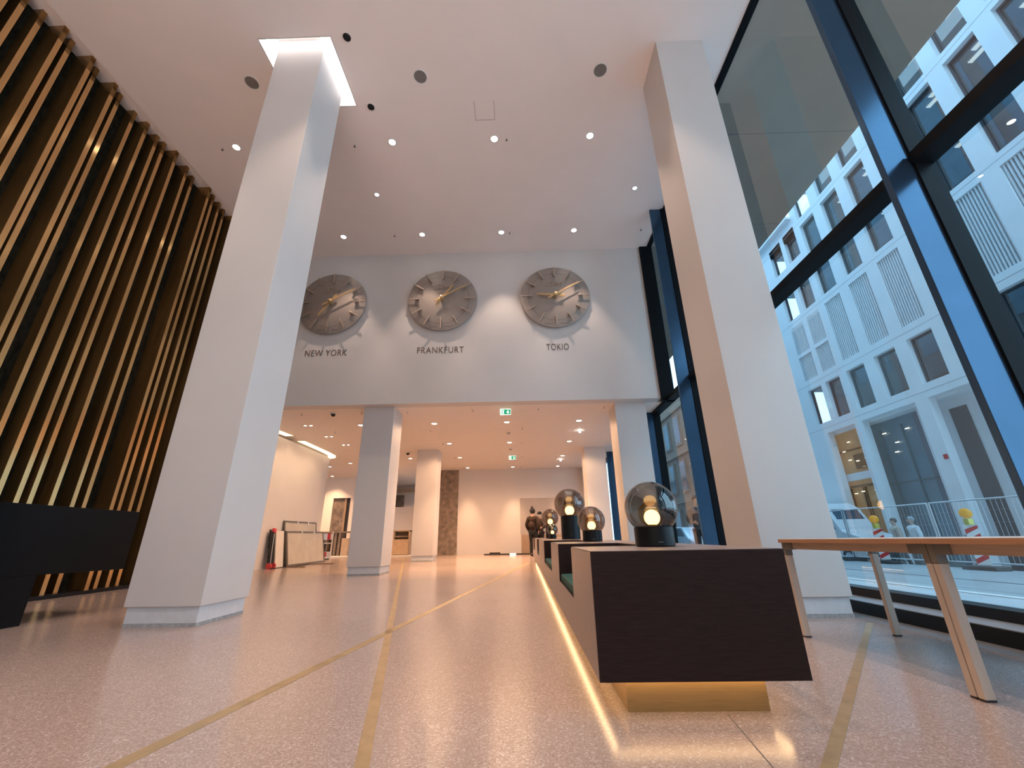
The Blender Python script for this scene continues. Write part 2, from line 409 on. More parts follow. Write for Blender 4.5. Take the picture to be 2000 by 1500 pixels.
b.prism(pts, 0, ZL - .12)
struct('wall_low_left', b, white, label='warm lit white side wall of the low hall with rounded end')
b = MB(); pp = [(-6.95, 11.2), (-6.86, 12.2), (-6.86, 12.9), (-6.86, 14.7), (-6.9, 15.35), (-7.1, 15.78), (-7.45, 15.97)]
qq = [(-7.2, 11.2), (-7.1, 12.2), (-7.1, 12.9), (-7.1, 14.6), (-7.14, 15.2), (-7.28, 15.55), (-7.5, 15.7)]
for i in range(len(pp) - 1):
    if i == 1: continue
    b.quad((*pp[i], ZL - .004), (*pp[i + 1], ZL - .004), (*qq[i + 1], ZL - .004), (*qq[i], ZL - .004))
struct('trim_12', b, covewarm_m, label='curved warm light cove over the low side wall')
struct('wall_back_left', MB().box(-12, -3.7, 24.6, 24.8, 0, ZL), lowceil_m, label='rear wall of the space behind the columns')
struct('wall_side_left', MB().box(-12, -11.8, YW, 26, 0, ZL), lowceil_m, label='far side wall of the low hall')
b = MB(); b.box(-12, -9.27, 21.0, 21.2, 0, ZL); b.box(-8.42, -7.2, 21.0, 21.2, 0, ZL); b.box(-9.27, -8.42, 21.0, 21.2, 2.84, ZL)
struct('wall_door', b, lowceil_m, label='warm wall with a tall stone lined doorway')
d = sroot('door_1', (-8.85, 21, .2), label='tall brown stone doorway behind the leaning panes')
MB().box(-9.27, -8.70, 21.12, 21.18, .2, 2.84).build('leaf', stone_m, d)
MB().box(-8.70, -8.62, 21.05, 21.18, .2, 2.84).build('frame', tanpanel_m, d)
MB().box(-8.62, -8.42, 21.12, 21.18, .2, 2.84).build('reveal', track_m, d)
b = MB(); b.box(-7.2, -3.7, 21.0, 21.15, 0, 2.36)
struct('wall_partition', b, lowceil_m, label='half height partition between the two white columns')
d = sroot('window_20', (-6, 24.5, 2.4), label='small dark opening above the partition')
MB().box(-7.25, -6.75, 24.5, 24.6, 2.4, 3.28).build('pane', stone_m, d)
MB().box(-7.6, -5.2, 24.3, 24.6, 3.45, 3.6).build('bulkhead', ply_m, d)
struct('trim_13', MB().sbox(-8.6, -3.75, 18.1, 21.0, -.02, .05), board_m, label='low pale plinth under the counters')
# side strip of the low hall against the glass
struct('wall_right_end', MB().box(2.72, 3.6, 18.9, 19.23, .0, ZL), white, label='white return beside the glass')

# ------------------------------------------------------------------ columns
def column(x, y, ztop, label, recess=0.):
    c = thing('column', label, 'column', (x + .365, y + .365, fz(y)), 'square white columns')
    w_ = .728; gz = fz(y)
    MB().box(x, x + w_, y, y + w_, gz + .17, ztop).build('shaft', white, c, bevel=.004)
    MB().sbox(x + .022, x + w_ - .022, y + .022, y + w_ - .022, .03, .172).build('plinth', plinth_m, c)
    MB().sbox(x + .018, x + w_ - .018, y + .018, y + w_ - .018, -.004, .032).build('floor_edge', dirty_m, c)
    return c
column(-3.726, 4.269, ZC + .26, 'big white square column at left, rising into a lit ceiling recess')
column(2.272, 4.321, ZC + .01, 'white column beside the window and the long table, warm side lit')
column(-3.749, 9.547, ZL, 'white column just under the New York clock')
column(-3.67, 14.63, ZL, 'slim looking far white column left of the brown stone panel')
column(2.272, 9.58, ZL, 'white column behind the front globe lamp, beside the glass')
column(2.23, 14.63, ZL, 'farthest white column behind the round lamps, near the end wall')

# ------------------------------------------------------------------ slatted bronze wall
sw = thing('slat_wall', 'tall bronze and gold slatted wall along the left side', 'wall panel', (-7.1, 4, .03))
MB().box(-7.4, -7.0, -2, YW, .08, ZC + .05).build('backing', rough_stone, sw)
MB().sbox(-7.02, -6.72, -2, YW, 0, .05).build('base_rail', black_m, sw)
bars = [(1.89, 6.85), (1.758, 6.74), (1.704, 6.82), (1.583, 6.73), (1.548, 6.83), (1.446, 6.75), (1.411, 6.82), (1.328, 6.85), (1.265, 6.80), (1.212, 6.83), (1.178, 6.82), (1.1235, 6.73),
        (1.070, 6.79), (1.0404, 6.86), (.9718, 6.72), (.953, 6.78), (.9265, 6.80), (.9053, 6.84)]
fl = [(X_, X_ / r_) for r_, X_ in bars] + [(6.78, 7.78), (6.72, 8.02), (6.83, 8.2), (6.8, 8.5), (6.73, 8.72), (6.83, 9.0)]
fl += [(6.83, 3.40), (6.74, 3.2), (6.82, 2.98), (6.75, 2.7), (6.85, 2.5), (6.74, 2.2), (6.8, 1.9), (6.74, 1.6), (6.82, 1.3), (6.74, .9), (6.82, .5), (6.74, .1), (6.82, -.4), (6.74, -.9), (6.82, -1.5)]
for X_, Y0 in fl:
    b = MB(); g = fz(Y0) + .05
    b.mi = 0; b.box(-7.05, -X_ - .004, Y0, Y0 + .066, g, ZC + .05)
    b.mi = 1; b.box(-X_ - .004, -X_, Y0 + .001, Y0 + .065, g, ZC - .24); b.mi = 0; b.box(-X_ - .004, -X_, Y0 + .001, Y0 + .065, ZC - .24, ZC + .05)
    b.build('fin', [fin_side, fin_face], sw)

# ------------------------------------------------------------------ glass wall
YF = [.235, 2.80, 5.365, 7.93, 10.5, 13.06, 15.6, 18.2]
edges = [-7.5, -4.9, -2.33] + YF + [18.9]
XG = 3.56
for i in range(len(edges) - 1):
    a, c = edges[i], edges[i + 1]
    wr = sroot('window_%d' % (i + 1), (XG, a, fz(a)), label='tall black framed glazing bay')
    low = a > 9.2
    top = ZL if low else ZC
    d0 = 3.2
    if True:
        b = MB(); b.box(d0, 3.45, a, a + .055, fz(a) + .10, top); b.build('fin', fin_m, wr, bevel=.003)
        b = MB(); b.box(3.45, 3.62, a - .02, a + .075, fz(a) + .10, top); b.build('mullion', frame_m, wr)
    ya, yb = a + .075, c - .02
    zt0, zt1 = 3.735, 3.835
    if not low:
        MB().box(3.42, 3.62, ya, yb, zt0, zt1).build('transom', frame_m, wr)
        MB().box(3.50, 3.62, ya, yb, ZC - .025, ZC + .02).build('head', frame_m, wr)
        MB().quad((XG, ya, .2), (XG, yb, .2), (XG, yb, zt0), (XG, ya, zt0)).build('lower_pane', glass_m, wr)
        yu = min(yb, YW - .05)
        MB().quad((XG, ya, zt1), (XG, yu, zt1), (XG, yu, ZC - .025), (XG, ya, ZC - .025)).build('upper_pane', glass_m, wr)
        if yu < yb:
            MB().box(3.30, 3.62, YW - .06, YW + .04, zt0, ZC).build('end_frame', frame_m, wr)
    else:
        MB().box(3.42, 3.62, ya, yb, ZL - .06, ZL + .3).build('head', frame_m, wr)
        MB().quad((XG, ya, .2), (XG, yb, .2), (XG, yb, ZL - .06), (XG, ya, ZL - .06)).build('lower_pane', glass_m, wr)
struct('wall_above_glass', MB().box(3.42, 3.62, YW + .05, 19.3, ZL + .02, ZC + .3), black_m)

# ================================================================== OUTSIDE
b = MB(); prof = [(3.62, .02), (6.2, -.04), (6.35, -.10), (11.9, -.12), (12.8, -.40), (40, -.40)]
names = [('ground_sidewalk', side_m, 0, 1), ('ground_street', asphalt_m, 2, 5)]
b1 = MB()
for (xa, za), (xb, zb) in zip(prof[:1], prof[1:2]): b1.quad((xa, -15, za), (xb, -15, zb), (xb, 70, zb), (xa, 70, za))
struct('ground_sidewalk', b1, side_m, label='wet pale pavement outside the glass')
b1 = MB()
for (xa, za), (xb, zb) in list(zip(prof, prof[1:]))[2:]: b1.quad((xa, -15, za), (xb, -15, zb), (xb, 70, zb), (xa, 70, za))
struct('ground_street', b1, asphalt_m, label='grey street outside')
struct('curb', MB().box(6.2, 6.36, -15, 70, -.2, -.03), curb_m, label='pale curb stone along the street')
for k, x in enumerate((7.3, 8.7)):
    struct('rail_groove' if k == 0 else 'rail_groove.001', MB().box(x, x + .06, -15, 70, -.108, -.1055 + .002), darkgrey_m, label='dark line in the street')
# soffit above the pavement and the upper storeys of this building
b = MB(); b.box(3.62, 6.72, -15, 75, 8.2, 8.45)
struct('soffit', b, soffit_m, label='grey brown soffit over the pavement')
b = MB()
for y in (-4.2, -1.6, .96, 3.53, 6.09, 8.66, 11.2, 13.8): b.box(3.62, 6.72, y, y + .012, 8.196, 8.202)
struct('soffit_joint', b, joint_m, label='dark joints in the soffit')
up_r = thing('upper_building', 'grey office block storeys above the pavement, mirrored in the windows opposite', 'building', (6.7, 10, 8.45))
MB().box(6.4, 6.7, -15, 75, 8.45, 24).build('wall', upper_m, up_r)
MB().box(3.4, 3.7, 19.5, 75, -.5, 8.2).build('lower_wall', upper_m, up_r)
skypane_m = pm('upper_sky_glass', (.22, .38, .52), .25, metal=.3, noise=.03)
b = MB()
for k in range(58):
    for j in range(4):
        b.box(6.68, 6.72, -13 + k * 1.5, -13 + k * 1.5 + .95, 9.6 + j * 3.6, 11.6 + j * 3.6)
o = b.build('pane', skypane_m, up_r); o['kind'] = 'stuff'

# ---- office building across the street
XF = 14.0
ob = thing('office_building', 'white stone office building with deep windows and louvres across the street', 'building', (XF, 14, -.4))
bays = [(18.50, 19.46), (17.32, 18.20)] + [(15.92 - 1.497 * k, 16.90 - 1.497 * k) for k in range(10)]
rows = [(5.62, 7.32), (11.06, 12.66), (13.10, 15.04), (15.43, 17.3), (17.8, 19.6)]
lrow = (7.80, 10.65)
D = .30
ylo = bays[-1][0] - .6
b = MB()
# piers between bays
ys = sorted(set([v for q in bays for v in q])); ys = [ylo] + ys + [21.2]
zr = [5.13, 5.62, 7.32, 7.80, 10.65, 11.06, 12.66, 13.10, 15.04, 15.43, 17.3, 17.8, 19.6, 22]
for i in range(0, len(ys) - 1, 2):
    zt = 16.0 if ys[i] > 17.0 and ys[i] > 17.25 else 22
    if i == 0: b.box(XF, XF + D, ys[i], ys[i + 1], 5.13, zt)
    else: b.box(XF, XF + D, ys[i], ys[i + 1], 5.13, zt)
for y0_, y1_ in bays:
    hi = 16.0 if y0_ > 17.2 else 22
    for z0_, z1_ in zip(zr[0::2], zr[1::2]):
        if z0_ >= hi: continue
        b.box(XF, XF + D, y0_, y1_, z0_, min(z1_, hi))
    if y0_ > 17.2: b.box(XF, XF + D, y0_, y1_, 13.1, 13.8); b.box(XF, XF + D, y0_, y1_, 9.03, 9.2); b.box(XF, XF + D, y0_, y1_, 15.04, 15.9)
b.build('wall', facade_m, ob)
b = MB()
for z in (5.36, 7.56, 10.86, 12.88, 15.24): b.box(XF - .003, XF, ylo, 21.2, z, z + .012)
b.build('joint', grey_m, ob)
MB().box(XF - .25, XF + .3, 17.3, 21.2, 15.9, 16.05).build('cornice', facade_m, ob)
for bi, (y0_, y1_) in enumerate(bays):
    for ri, (z0_, z1_) in enumerate(rows):
        if y0_ > 17.2:
            if ri >= 3: continue
            if ri == 2: z0_, z1_ = 13.8, 15.04
        wv = MB(); t = .045; xx = XF + .16
        wv.box(xx, xx + .1, y0_, y0_ + t, z0_, z1_); wv.box(xx, xx + .1, y1_ - t, y1_, z0_, z1_)
        wv.box(xx, xx + .1, y0_ + t, y1_ - t, z0_, z0_ + t); wv.box(xx, xx + .1, y0_ + t, y1_ - t, z1_ - t, z1_)
        wf = wv.build('window', wframe_m, ob)
        MB().quad((xx + .05, y0_ + t, z0_ + t), (xx + .05, y1_ - t, z0_ + t), (xx + .05, y1_ - t, z1_ - t), (xx + .05, y0_ + t, z1_ - t)).build('pane', offglass_m, wf)
        rm = MB(); rm.box(xx + 1.0, xx + 1.05, y0_ - .3, y1_ + .3, z0_ - .2, z1_ + .4); rm.box(xx + .2, xx + 1.0, y0_ - .3, y1_ + .3, z1_ + .05, z1_ + .1)
        rm.build('room', room_m, wf)
        if (ri in (2, 3) and y1_ < 17) or (ri == 1 and bi % 2 == 0) or (ri == 0 and bi in (3,)):
            ll = MB(); zz = z1_ - .02
            ll.box(xx + .35, xx + .50, y0_ + .1, y0_ + .55, zz, zz + .03)
            if ri > 1: ll.box(xx + .62, xx + .76, y0_ + .35, y1_ - .05, zz, zz + .03)
            ll.build('luminaire', lum_m, wf)
    # louvres
    sets = [(7.75, 9.02), (9.20, 10.55)] if y0_ > 17.2 else [lrow]
    for z0_, z1_ in sets:
        lv = MB(); lv.box(XF + .17, XF + .2, y0_, y1_, z0_, z1_); bk = lv.build('louvre', louvergap_m, ob)
        lv = MB(); n = 10; st = (y1_ - y0_) / n
        for k in range(n): lv.box(XF + .04, XF + .12, y0_ + k * st + st * .2, y0_ + k * st + st * .68, z0_, z1_)
        lv.build('blade', louver_m, bk)
# blue vertical sky strip reflected by panes is left to the panes themselves; arcade below
b = MB()
for ya, yb in ((16.90, 17.30), (13.93, 14.42), (10.95, 11.45), (7.95, 8.45), (18.95, 21.2)): b.box(XF, XF + .28, ya, yb, -.5, 5.13)
b.build('pilaster', facade_m, ob)
b = MB(); b.box(XF + .3, XF + 1.6, ylo, 21.2, 5.05, 5.3); b.build('arcade_ceiling', facade_m, ob)
b = MB(); b.box(XF + .8, XF + .9, 10.5, 14.9, -.5, 5.05); b.box(XF + .4, XF + .8, 10.4, 10.5, -.5, 5.05)
b.box(XF + .5, XF + 1.4, 14.95, 15.0, -.5, 5.05); b.box(XF + .5, XF + 1.4, 17.9, 18.0, -.5, 5.05)
b.build('recess_wall', facade_m, ob)
MB().box(XF + .77, XF + .8, 13.55, 14.13, -.5, 4.75).build('dark_glass_strip', darkgrey_m, ob)
arc_glass = pm('arcade_glass', (.15, .19, .24), .15, noise=.2, nscale=.7)
g = MB().box(XF + .75, XF + .8, 15.0, 17.9, -.5, 5.05).build('shop_glass', arc_glass, ob)
b = MB()
for y in (16.0, 17.0): b.box(XF + .70, XF + .75, y, y + .06, -.5, 4.75)
for z in (2.6,): b.box(XF + .70, XF + .75, 15.0, 17.9, z, z + .05)
b.build('glass_frame', wframe_m, g)
b = MB()
for y, z in ((15.7, 4.5), (16.3, 4.1), (16.75, 4.55), (16.45, 3.75)): b.box(XF + .66, XF + .70, y, y + .16, z, z + .03)
b.build('lamp', warmlum_m, g)
lb = MB().box(XF + .45, XF + .5, 17.2, 19.6, -.5, 5.05).build('lobby_wall', warm_room, ob)
b = MB()
for y in (17.55, 18.25, 18.36, 19.05): b.box(XF + .38, XF + .45, y, y + .05, -.5, 2.65)
b.box(XF + .38, XF + .45, 17.2, 19.6, 2.65, 2.75); b.box(XF + .38, XF + .45, 17.2, 19.6, 4.2, 4.26); b.box(XF + .40, XF + .45, 17.2, 18.4, 3.4, 4.0)
b.build('door_frame', pm('bronze_door', (.22, .13, .06), .4, noise=.1), lb)
MB().box(XF + .33, XF + .45, 17.2, 19.6, 2.95, 3.25).build('band', facade_m, lb)
b = MB()
for y, z in ((17.5, 4.6), (18.3, 4.55), (18.7, 4.2), (17.6, 3.75), (18.1, 3.7), (18.5, 3.8), (17.6, 2.45), (18.3, 2.45), (18.7, 2.4)): b.box(XF + .34, XF + .38, y, y + .14, z, z + .03)
b.build('lamp', warmlum_m, lb)
MB().box(XF - .04, XF, 13.98, 14.1, 3.05, 3.2).build('alarm_box', red_m, ob)
b = MB()
for ya, yb in ((13.93, 14.42), (10.95, 11.45), (16.9, 17.3)): b.box(XF - .01, XF, ya, yb, -.4, .72)
b.build('plinth', grey_m, ob)

# ---- old sandstone building further down the street
tb = thing('sandstone_building', 'brown old sandstone house seen through the far narrow pane', 'building', (14, 32, -.4))
MB().box(14.2, 15, 24, 52, -.5, 13).build('wall', tan_m, tb)
for k in range(9):
    for j in range(3):
        y0_ = 25.2 + k * 2.8; z0_ = .6 + j * 4.0
        f = MB().box(14.08, 14.2, y0_ - .15, y0_ + 1.35, z0_ - .15, z0_ + 2.55).build('window', tan_m, tb)
        MB().box(14.05, 14.09, y0_, y0_ + 1.2, z0_, z0_ + 2.4).build('pane', carglass_m, f)
b = MB()
for j in range(3): b.box(14.0, 14.2, 24, 52, 3.6 + j * 4.0, 3.85 + j * 4.0)
b.build('cornice', tan_m, tb)

# ---- unseen building added behind the camera as a dark reflection for the fins
eb = MB(); eb.box(3.9, 24, -24, -22, -.5, 16)
for k in range(6):
    for j in range(4): eb.box(4.8 + k * 3, 6.6 + k * 3, -22, -21.95, .6 + j * 3.8, 2.9 + j * 3.8)
struct('reflection_block', eb, pm('grey_render', (.16, .155, .15), .8, noise=.1), label='unseen grey building added behind so the window fins reflect dark')
# ---- construction fence
fr = thing('construction_fence', 'temporary wire mesh fence with a steel top rail on the street', 'fence', (11.95, 14, -.12))
FX = 11.95
zt = lambda y: 1.57 + .01 * y - .11
for pa, pb in ((9.6, 13.02), (13.1, 16.5), (16.6, 19.9), (6.1, 9.5)):
    b = MB(); b.tube((FX, pa, zt(pa)), (FX, pb, zt(pb)), .022); b.tube((FX, pa, .02), (FX, pb, .02), .02)
    b.tube((FX, pa, -.1), (FX, pa, zt(pa)), .022); b.tube((FX, pb, -.1), (FX, pb, zt(pb)), .022)
    pnl = b.build('panel', steel_m, fr, smooth=True)
    b = MB(); n = int((pb - pa) / .12)
    for k in range(1, n):
        y = pa + (pb - pa) * k / n; b.tube((FX, y, .02), (FX, y, zt(y)), .0022, n=4)
    for z in (.35, .68, 1.0, 1.3): b.tube((FX, pa, z), (FX, pb, z), .0022, n=4)
    b.build('mesh_wire', steel_m, pnl)
for y in (9.55, 13.06, 16.55):
    MB().box(FX - .35, FX + .35, y - .11, y + .11, -.14, .02).build('foot_block', rubber_m, fr, bevel=.02)
# ---- traffic beacons
def beacon(x, y, label):
    g = -.12
    t = thing('traffic_beacon', label, 'traffic beacon', (x, y, g), 'traffic beacons on the street')
    MB().box(x - .2, x + .2, y - .42, y + .42, g, g + .10).build('foot_block', rubber_m, t, bevel=.02)
    dd = Vector((x, y, 0)).normalized(); s_ = Vector((-dd.y, dd.x, 0)); wv = .125
    def P(u, v, o=0.): q = Vector((x, y, 0)) + s_ * u - dd * o; return (q.x, q.y, v)
    b = MB(); b.hexa([P(-wv, g + .12, -.03), P(wv, g + .12, -.03), P(wv, g + .12, .01), P(-wv, g + .12, .01), P(-wv, g + 1.07, -.03), P(wv, g + 1.07, -.03), P(wv, g + 1.07, .01), P(-wv, g + 1.07, .01)])
    bd = b.build('board', signwhite_m, t)
    b = MB()
    for k in range(4):
        z = g + .14 + k * .235
        b.quad(P(-wv, z + .14, .013), P(wv, z, .013), P(wv, z + .115, .013), P(-wv, min(z + .255, g + 1.06), .013))
    b.build('red_stripe', red_m, bd)
    b = MB(); b.box(x - .07, x + .07, y - .07, y + .07, g + 1.07, g + 1.22); lamp = b.build('battery_box', yellow_m, t, bevel=.015)
    b = MB(); c = Vector((x, y, g + 1.35)); b.tube(c - dd * .045, c + dd * .045, .125, n=24); b.tube(c - dd * .07, c - dd * .045, .08, .125, n=24)
    b.build('lens', amber_m, lamp, smooth=True)
beacon(11.60, 14.75, 'orange traffic beacon lamp in front of the parked van')
beacon(11.45, 11.55, 'orange traffic beacon with red and white board, right of the pedestrians')

# ---- van
vx0, vx1, vy, vg = 12.45, 14.3, 16.6, -.4
vx1 = 13.85
vn = thing('van', 'white van parked behind the column, nose towards the fence', 'van', (13.1, 19, vg))
prof = [(vy, vg + .35), (vy - .02, vg + .95), (vy + .15, vg + 1.12), (vy + .95, vg + 1.32), (vy + 1.55, vg + 2.18), (vy + 1.95, vg + 2.42), (vy + 5.0, vg + 2.46), (vy + 5.05, vg + .35)]
MB().prism_x(prof, vx0, vx1).build('body', van_m, vn, bevel=.06, smooth=True)
MB().hexa([(vx0 + .12, vy + 1.0, vg + 1.36), (vx1 - .12, vy + 1.0, vg + 1.36), (vx1 - .12, vy + 1.05, vg + 1.33), (vx0 + .12, vy + 1.05, vg + 1.33), (vx0 + .18, vy + 1.5, vg + 2.14), (vx1 - .18, vy + 1.5, vg + 2.14), (vx1 - .18, vy + 1.6, vg + 2.1), (vx0 + .18, vy + 1.6, vg + 2.1)]).build('windscreen', carglass_m, vn)
MB().prism_x([(vy + 1.25, vg + 1.38), (vy + 1.7, vg + 2.05), (vy + 2.6, vg + 2.1), (vy + 2.6, vg + 1.38)], vx0 - .01, vx0 + .02).build('side_window', carglass_m, vn)
for sx in (vx0 + .12, vx1 - .42): MB().box(sx, sx + .3, vy - .035, vy + .1, vg + .78, vg + .96).build('headlamp', headlamp_m, vn, bevel=.02)
MB().box(vx0 + .45, vx1 - .45, vy - .03, vy + .05, vg + .62, vg + .80).build('grille', black_m, vn)
MB().box(vx0 + .02, vx1 - .02, vy - .06, vy + .1, vg + .32, vg + .55).build('bumper', darkgrey_m, vn, bevel=.03)
for yy in (vy + .9, vy + 4.1):
    for sx in (vx0 - .01, vx1 - .22):
        wv = MB().lathe([(.05, 0), (.34, 0), (.34, .23), (.05, .23)], (sx, yy, vg + .34), 24, 'x').build('wheel', tyre_m, vn, smooth=True)
        MB().lathe([(.01, -.012), (.2, -.012), (.2, .02), (.01, .02)], (sx, yy, vg + .34), 20, 'x').build('hubcap', steel_m, wv, smooth=True)
# ---- car seen through the far pane
def car(x, y, label, paint):
    g = -.12
    t = thing('car', label, 'car', (x, y, g))
    pr = [(y, g + .3), (y, g + .7), (y + .9, g + .85), (y + 1.5, g + 1.35), (y + 2.9, g + 1.40), (y + 3.7, g + .95), (y + 4.1, g + .9), (y + 4.15, g + .3)]
    MB().prism_x(pr, x - .85, x + .85).build('body', paint, t, bevel=.06, smooth=True)
    MB().prism_x([(y + 1.2, g + .93), (y + 1.58, g + 1.29), (y + 2.85, g + 1.33), (y + 3.4, g + .97)], x - .87, x - .84).build('side_window', carglass_m, t)
    for yy in (y + .8, y + 3.3):
        for sx in (x - .87, x + .67): MB().lathe([(.05, 0), (.31, 0), (.31, .2), (.05, .2)], (sx, yy, g + .31), 20, 'x').build('wheel', tyre_m, t, smooth=True)
    for sx in (x - .7, x + .4): MB().box(sx, sx + .3, y - .02, y + .05, g + .6, g + .72).build('headlamp', headlamp_m, t, bevel=.01)
car(8.6, 20.3, 'pale blue white car on the street behind the front globe lamp', pm('car_paint', (.45, .58, .70), .25, coat=.5, noise=.02))

# ================================================================== FURNITURE
# ---- long bench
bn = thing('bench', 'long dark oak block bench with green seat niches and glowing brass base', 'bench', (.77, 2.2, fz(2.2)))
BX0, BX1, BR = .316, 1.218, .85
HB, HT, HS = .142, .664, .362
blocks = [(2.13, 2.96), (4.04, 5.06), (6.70, 8.90), (9.85, 12.0), (13.2, 14.0)]
for ya, yb in blocks:
    b = MB(); b.mi = 0; b.sbox(BX0 + .001, BX1, ya, yb, HB, HT); o = b.build('block', [wood_dark], bn, bevel=.002)
    b = MB(); b.sbox(BX0 - .001, BX0 + .001, ya + .003, yb, HB + .003, HT - .003); b.build('side_sheen', wood_sheen, o)  # thin overlay, its pale colour stands in for grazing sheen
    b = MB(); b.sbox(BX0 + .004, BX1 - .004, ya + .004, yb - .003, HT, HT + .002); b.build('top_sheen', wood_sheen, o)
for (a0, a1), (c0, c1) in zip(blocks, blocks[1:]):
    o = MB().sbox(BX0 + .001, BX1, a1, c0, HB, HS).build('seat_panel', wood_dark, bn)
    MB().sbox(BX0 - .001, BX0 + .001, a1, c0, HB + .003, HS).build('side_sheen', wood_sheen, o)
    MB().sbox(BR, BX1, a1, c0, HS, HT).build('backrest', wood_dark, bn)
    MB().sbox(BR, BX1 - .004, a1, c0, HT, HT + .002).build('backrest_top_sheen', wood_sheen, bn)  # sheen painted on the backrest top as on the blocks
    MB().sbox(BX0 + .012, BR - .005, a1 + .006, c0 - .006, HS, HS + .058).build('seat_cushion', green_m, bn, bevel=.012)
MB().sbox(.449, 1.071, 2.245, 13.85, 0, HB).build('base', gold_base, bn)
b = MB(); b.sbox(.375, .392, 2.24, 13.8, HB - .012, HB - .002); b.sbox(1.12, 1.137, 2.24, 13.8, HB - .012, HB - .002)
b.build('led_strip', led_m, bn)
MB().sbox(.392, 1.12, 2.205, 2.22, HB - .012, HB - .002).build('led_strip', led_soft_m, bn)

# ---- globe lamps
def lamp(x, y, label, rb, hb, rg, zg, inner=.5, bulb=.3):
    g = fz(y + rb) + HT + .0026
    t = thing('table_lamp', label, 'lamp', (x, y, g), 'smoked glass globe lamps')
    bm_ = MB().lathe([(.001, 0), (rb - .004, 0), (rb, .004), (rb, hb - .005), (rb - .005, hb), (.001, hb)], (x, y, g), 48).build('base', black_m, t, smooth=True)
    MB().box(x - .014, x + .014, y - rb - .002, y - rb + .004, g + hb * .18, g + hb * .18 + .006).build('switch', darkgrey_m, bm_)
    # outer globe: sphere cut where it meets the base
    zc = g + zg; n = 48; prof = []
    zlow = g + hb - zc
    t0 = math.asin(max(-1, min(1, zlow / rg)))
    for i in range(33):
        a = t0 + (PI / 2 - t0) * i / 32; prof.append((max(.0005, rg * math.cos(a)), rg * math.sin(a)))
    gl = MB().lathe(prof, (x, y, zc), n).build('globe', smoke_m, t, smooth='all')
    ri = rg * inner; zi = g + hb + ri * .93
    prof = []
    t0 = math.asin(-.9)
    for i in range(25):
        a = t0 + (PI / 2 - t0) * i / 24; prof.append((max(.0005, ri * math.cos(a)), ri * math.sin(a)))
    MB().lathe(prof, (x, y, zi), 40).build('inner_globe', amberglass_m, t, smooth='all')
    rbulb = rg * bulb
    MB().sphere((x, y, g + hb + rbulb * 1.12), rbulb, 32).build('bulb', bulb_m, t, smooth='all')
    MB().lathe([(.001, 0), (rbulb * .55, 0), (rbulb * .55, rbulb * .25), (.001, rbulb * .25)], (x, y, g + hb), 24).build('socket', brass_m, t, smooth=True)
lamp(.81, 2.755, 'biggest looking smoked globe lamp, on the front end of the bench', .117, .112, .16, .225)
lamp(.775, 4.965, 'smoked globe lamp with low black base on the second bench block', .108, .115, .153, .222)
lamp(.835, 7.69, 'large smoked globe lamp on a tall black cylinder', .163, .385, .268, .585)
lamp(.672, 10.62, 'smoked globe lamp on a tall base farthest back on the bench', .12, .31, .205, .47)
lamp(.668, 9.95, 'smallest globe lamp, low in front of the farthest lamp', .085, .09, .125, .19)

# ---- tables by the window
def table(y0, y1, label, x0=2.05, x1=2.80):
    g = fz((y0 + y1) / 2)
    t = thing('conference_table', label, 'table', ((x0 + x1) / 2, (y0 + y1) / 2, g), 'conference tables along the window')
    zt_ = .722
    tp = MB().box(x0, x1, y0, y1, zt_ - .028, zt_).build('tabletop', [table_white], t, bevel=.002)
    b = MB(); b.box(x0 - .002, x0, y0, y1, zt_ - .028, zt_ - .003); b.box(x0, x1, y1, y1 + .002, zt_ - .028, zt_ - .003); b.build('edge_band', wood_edge, tp)
    lx = .045; ly = .032; ins = .02
    b = MB()
    b.box(x0 + ins + .012, x0 + ins + .034, y0 + .1, y1 - .1, zt_ - .075, zt_ - .028); b.box(x1 - ins - .034, x1 - ins - .012, y0 + .1, y1 - .1, zt_ - .075, zt_ - .028)
    b.box(x0 + .1, x1 - .1, y0 + .012, y0 + .03, zt_ - .075, zt_ - .028); b.box(x0 + .1, x1 - .1, y1 - .03, y1 - .012, zt_ - .075, zt_ - .028)
    b.build('apron', wood_light, t)
    for xa, sx in ((x0 + ins, 1), (x1 - ins, -1)):
        for ya, sy_ in ((y0 + .001, 1), (y1 - .001, -1)):
            xs = sorted((xa, xa + sx * .05)); ys_ = sorted((ya, ya + sy_ * .034)); gl_ = fz(ya)
            lg = MB().box(xs[0], xs[1], ys_[0], ys_[1], gl_ + .008, zt_ - .12).build('leg', leg_m, t, bevel=.004)
            b = MB(); b.box(xs[0] - .002, xs[1] + .002, ys_[0] - .0005, ys_[1] + .0005, zt_ - .12, zt_ - .028)
            xx = sorted((xa, xa + sx * .11)); b.box(xx[0], xx[1], ys_[0], ys_[1], zt_ - .078, zt_ - .029)
            yy = sorted((ya, ya + sy_ * .115)); b.box(xs[0], xs[1] - .012, yy[0], yy[1], zt_ - .078, zt_ - .029)
            b.build('corner_bracket', bracket_m, lg, bevel=.002)
            MB().box(xs[0] + .001, xs[1] - .001, ys_[0] + .001, ys_[1] - .001, gl_ - .001, gl_ + .008).build('foot_cap', foot_m, lg)
table(2.352, 3.63, 'beech edged table beside the white column, its far end behind the bench')
table(1.07, 2.348, 'nearer beech edged table running out of the picture at right')

# ---- black reception desk
dk = thing('reception_desk', 'long black reception desk in front of the slatted wall', 'desk', (-5.2, 4.4, fz(4.4)))
MB().box(-5.65, -4.84, 1.6, 5.402, .492, 1.152).build('desk_body', desk_m, dk, bevel=.003)
MB().sbox(-5.60, -4.845, 3.2, 4.446, 0, .45).build('support', desk_m, dk, bevel=.003)

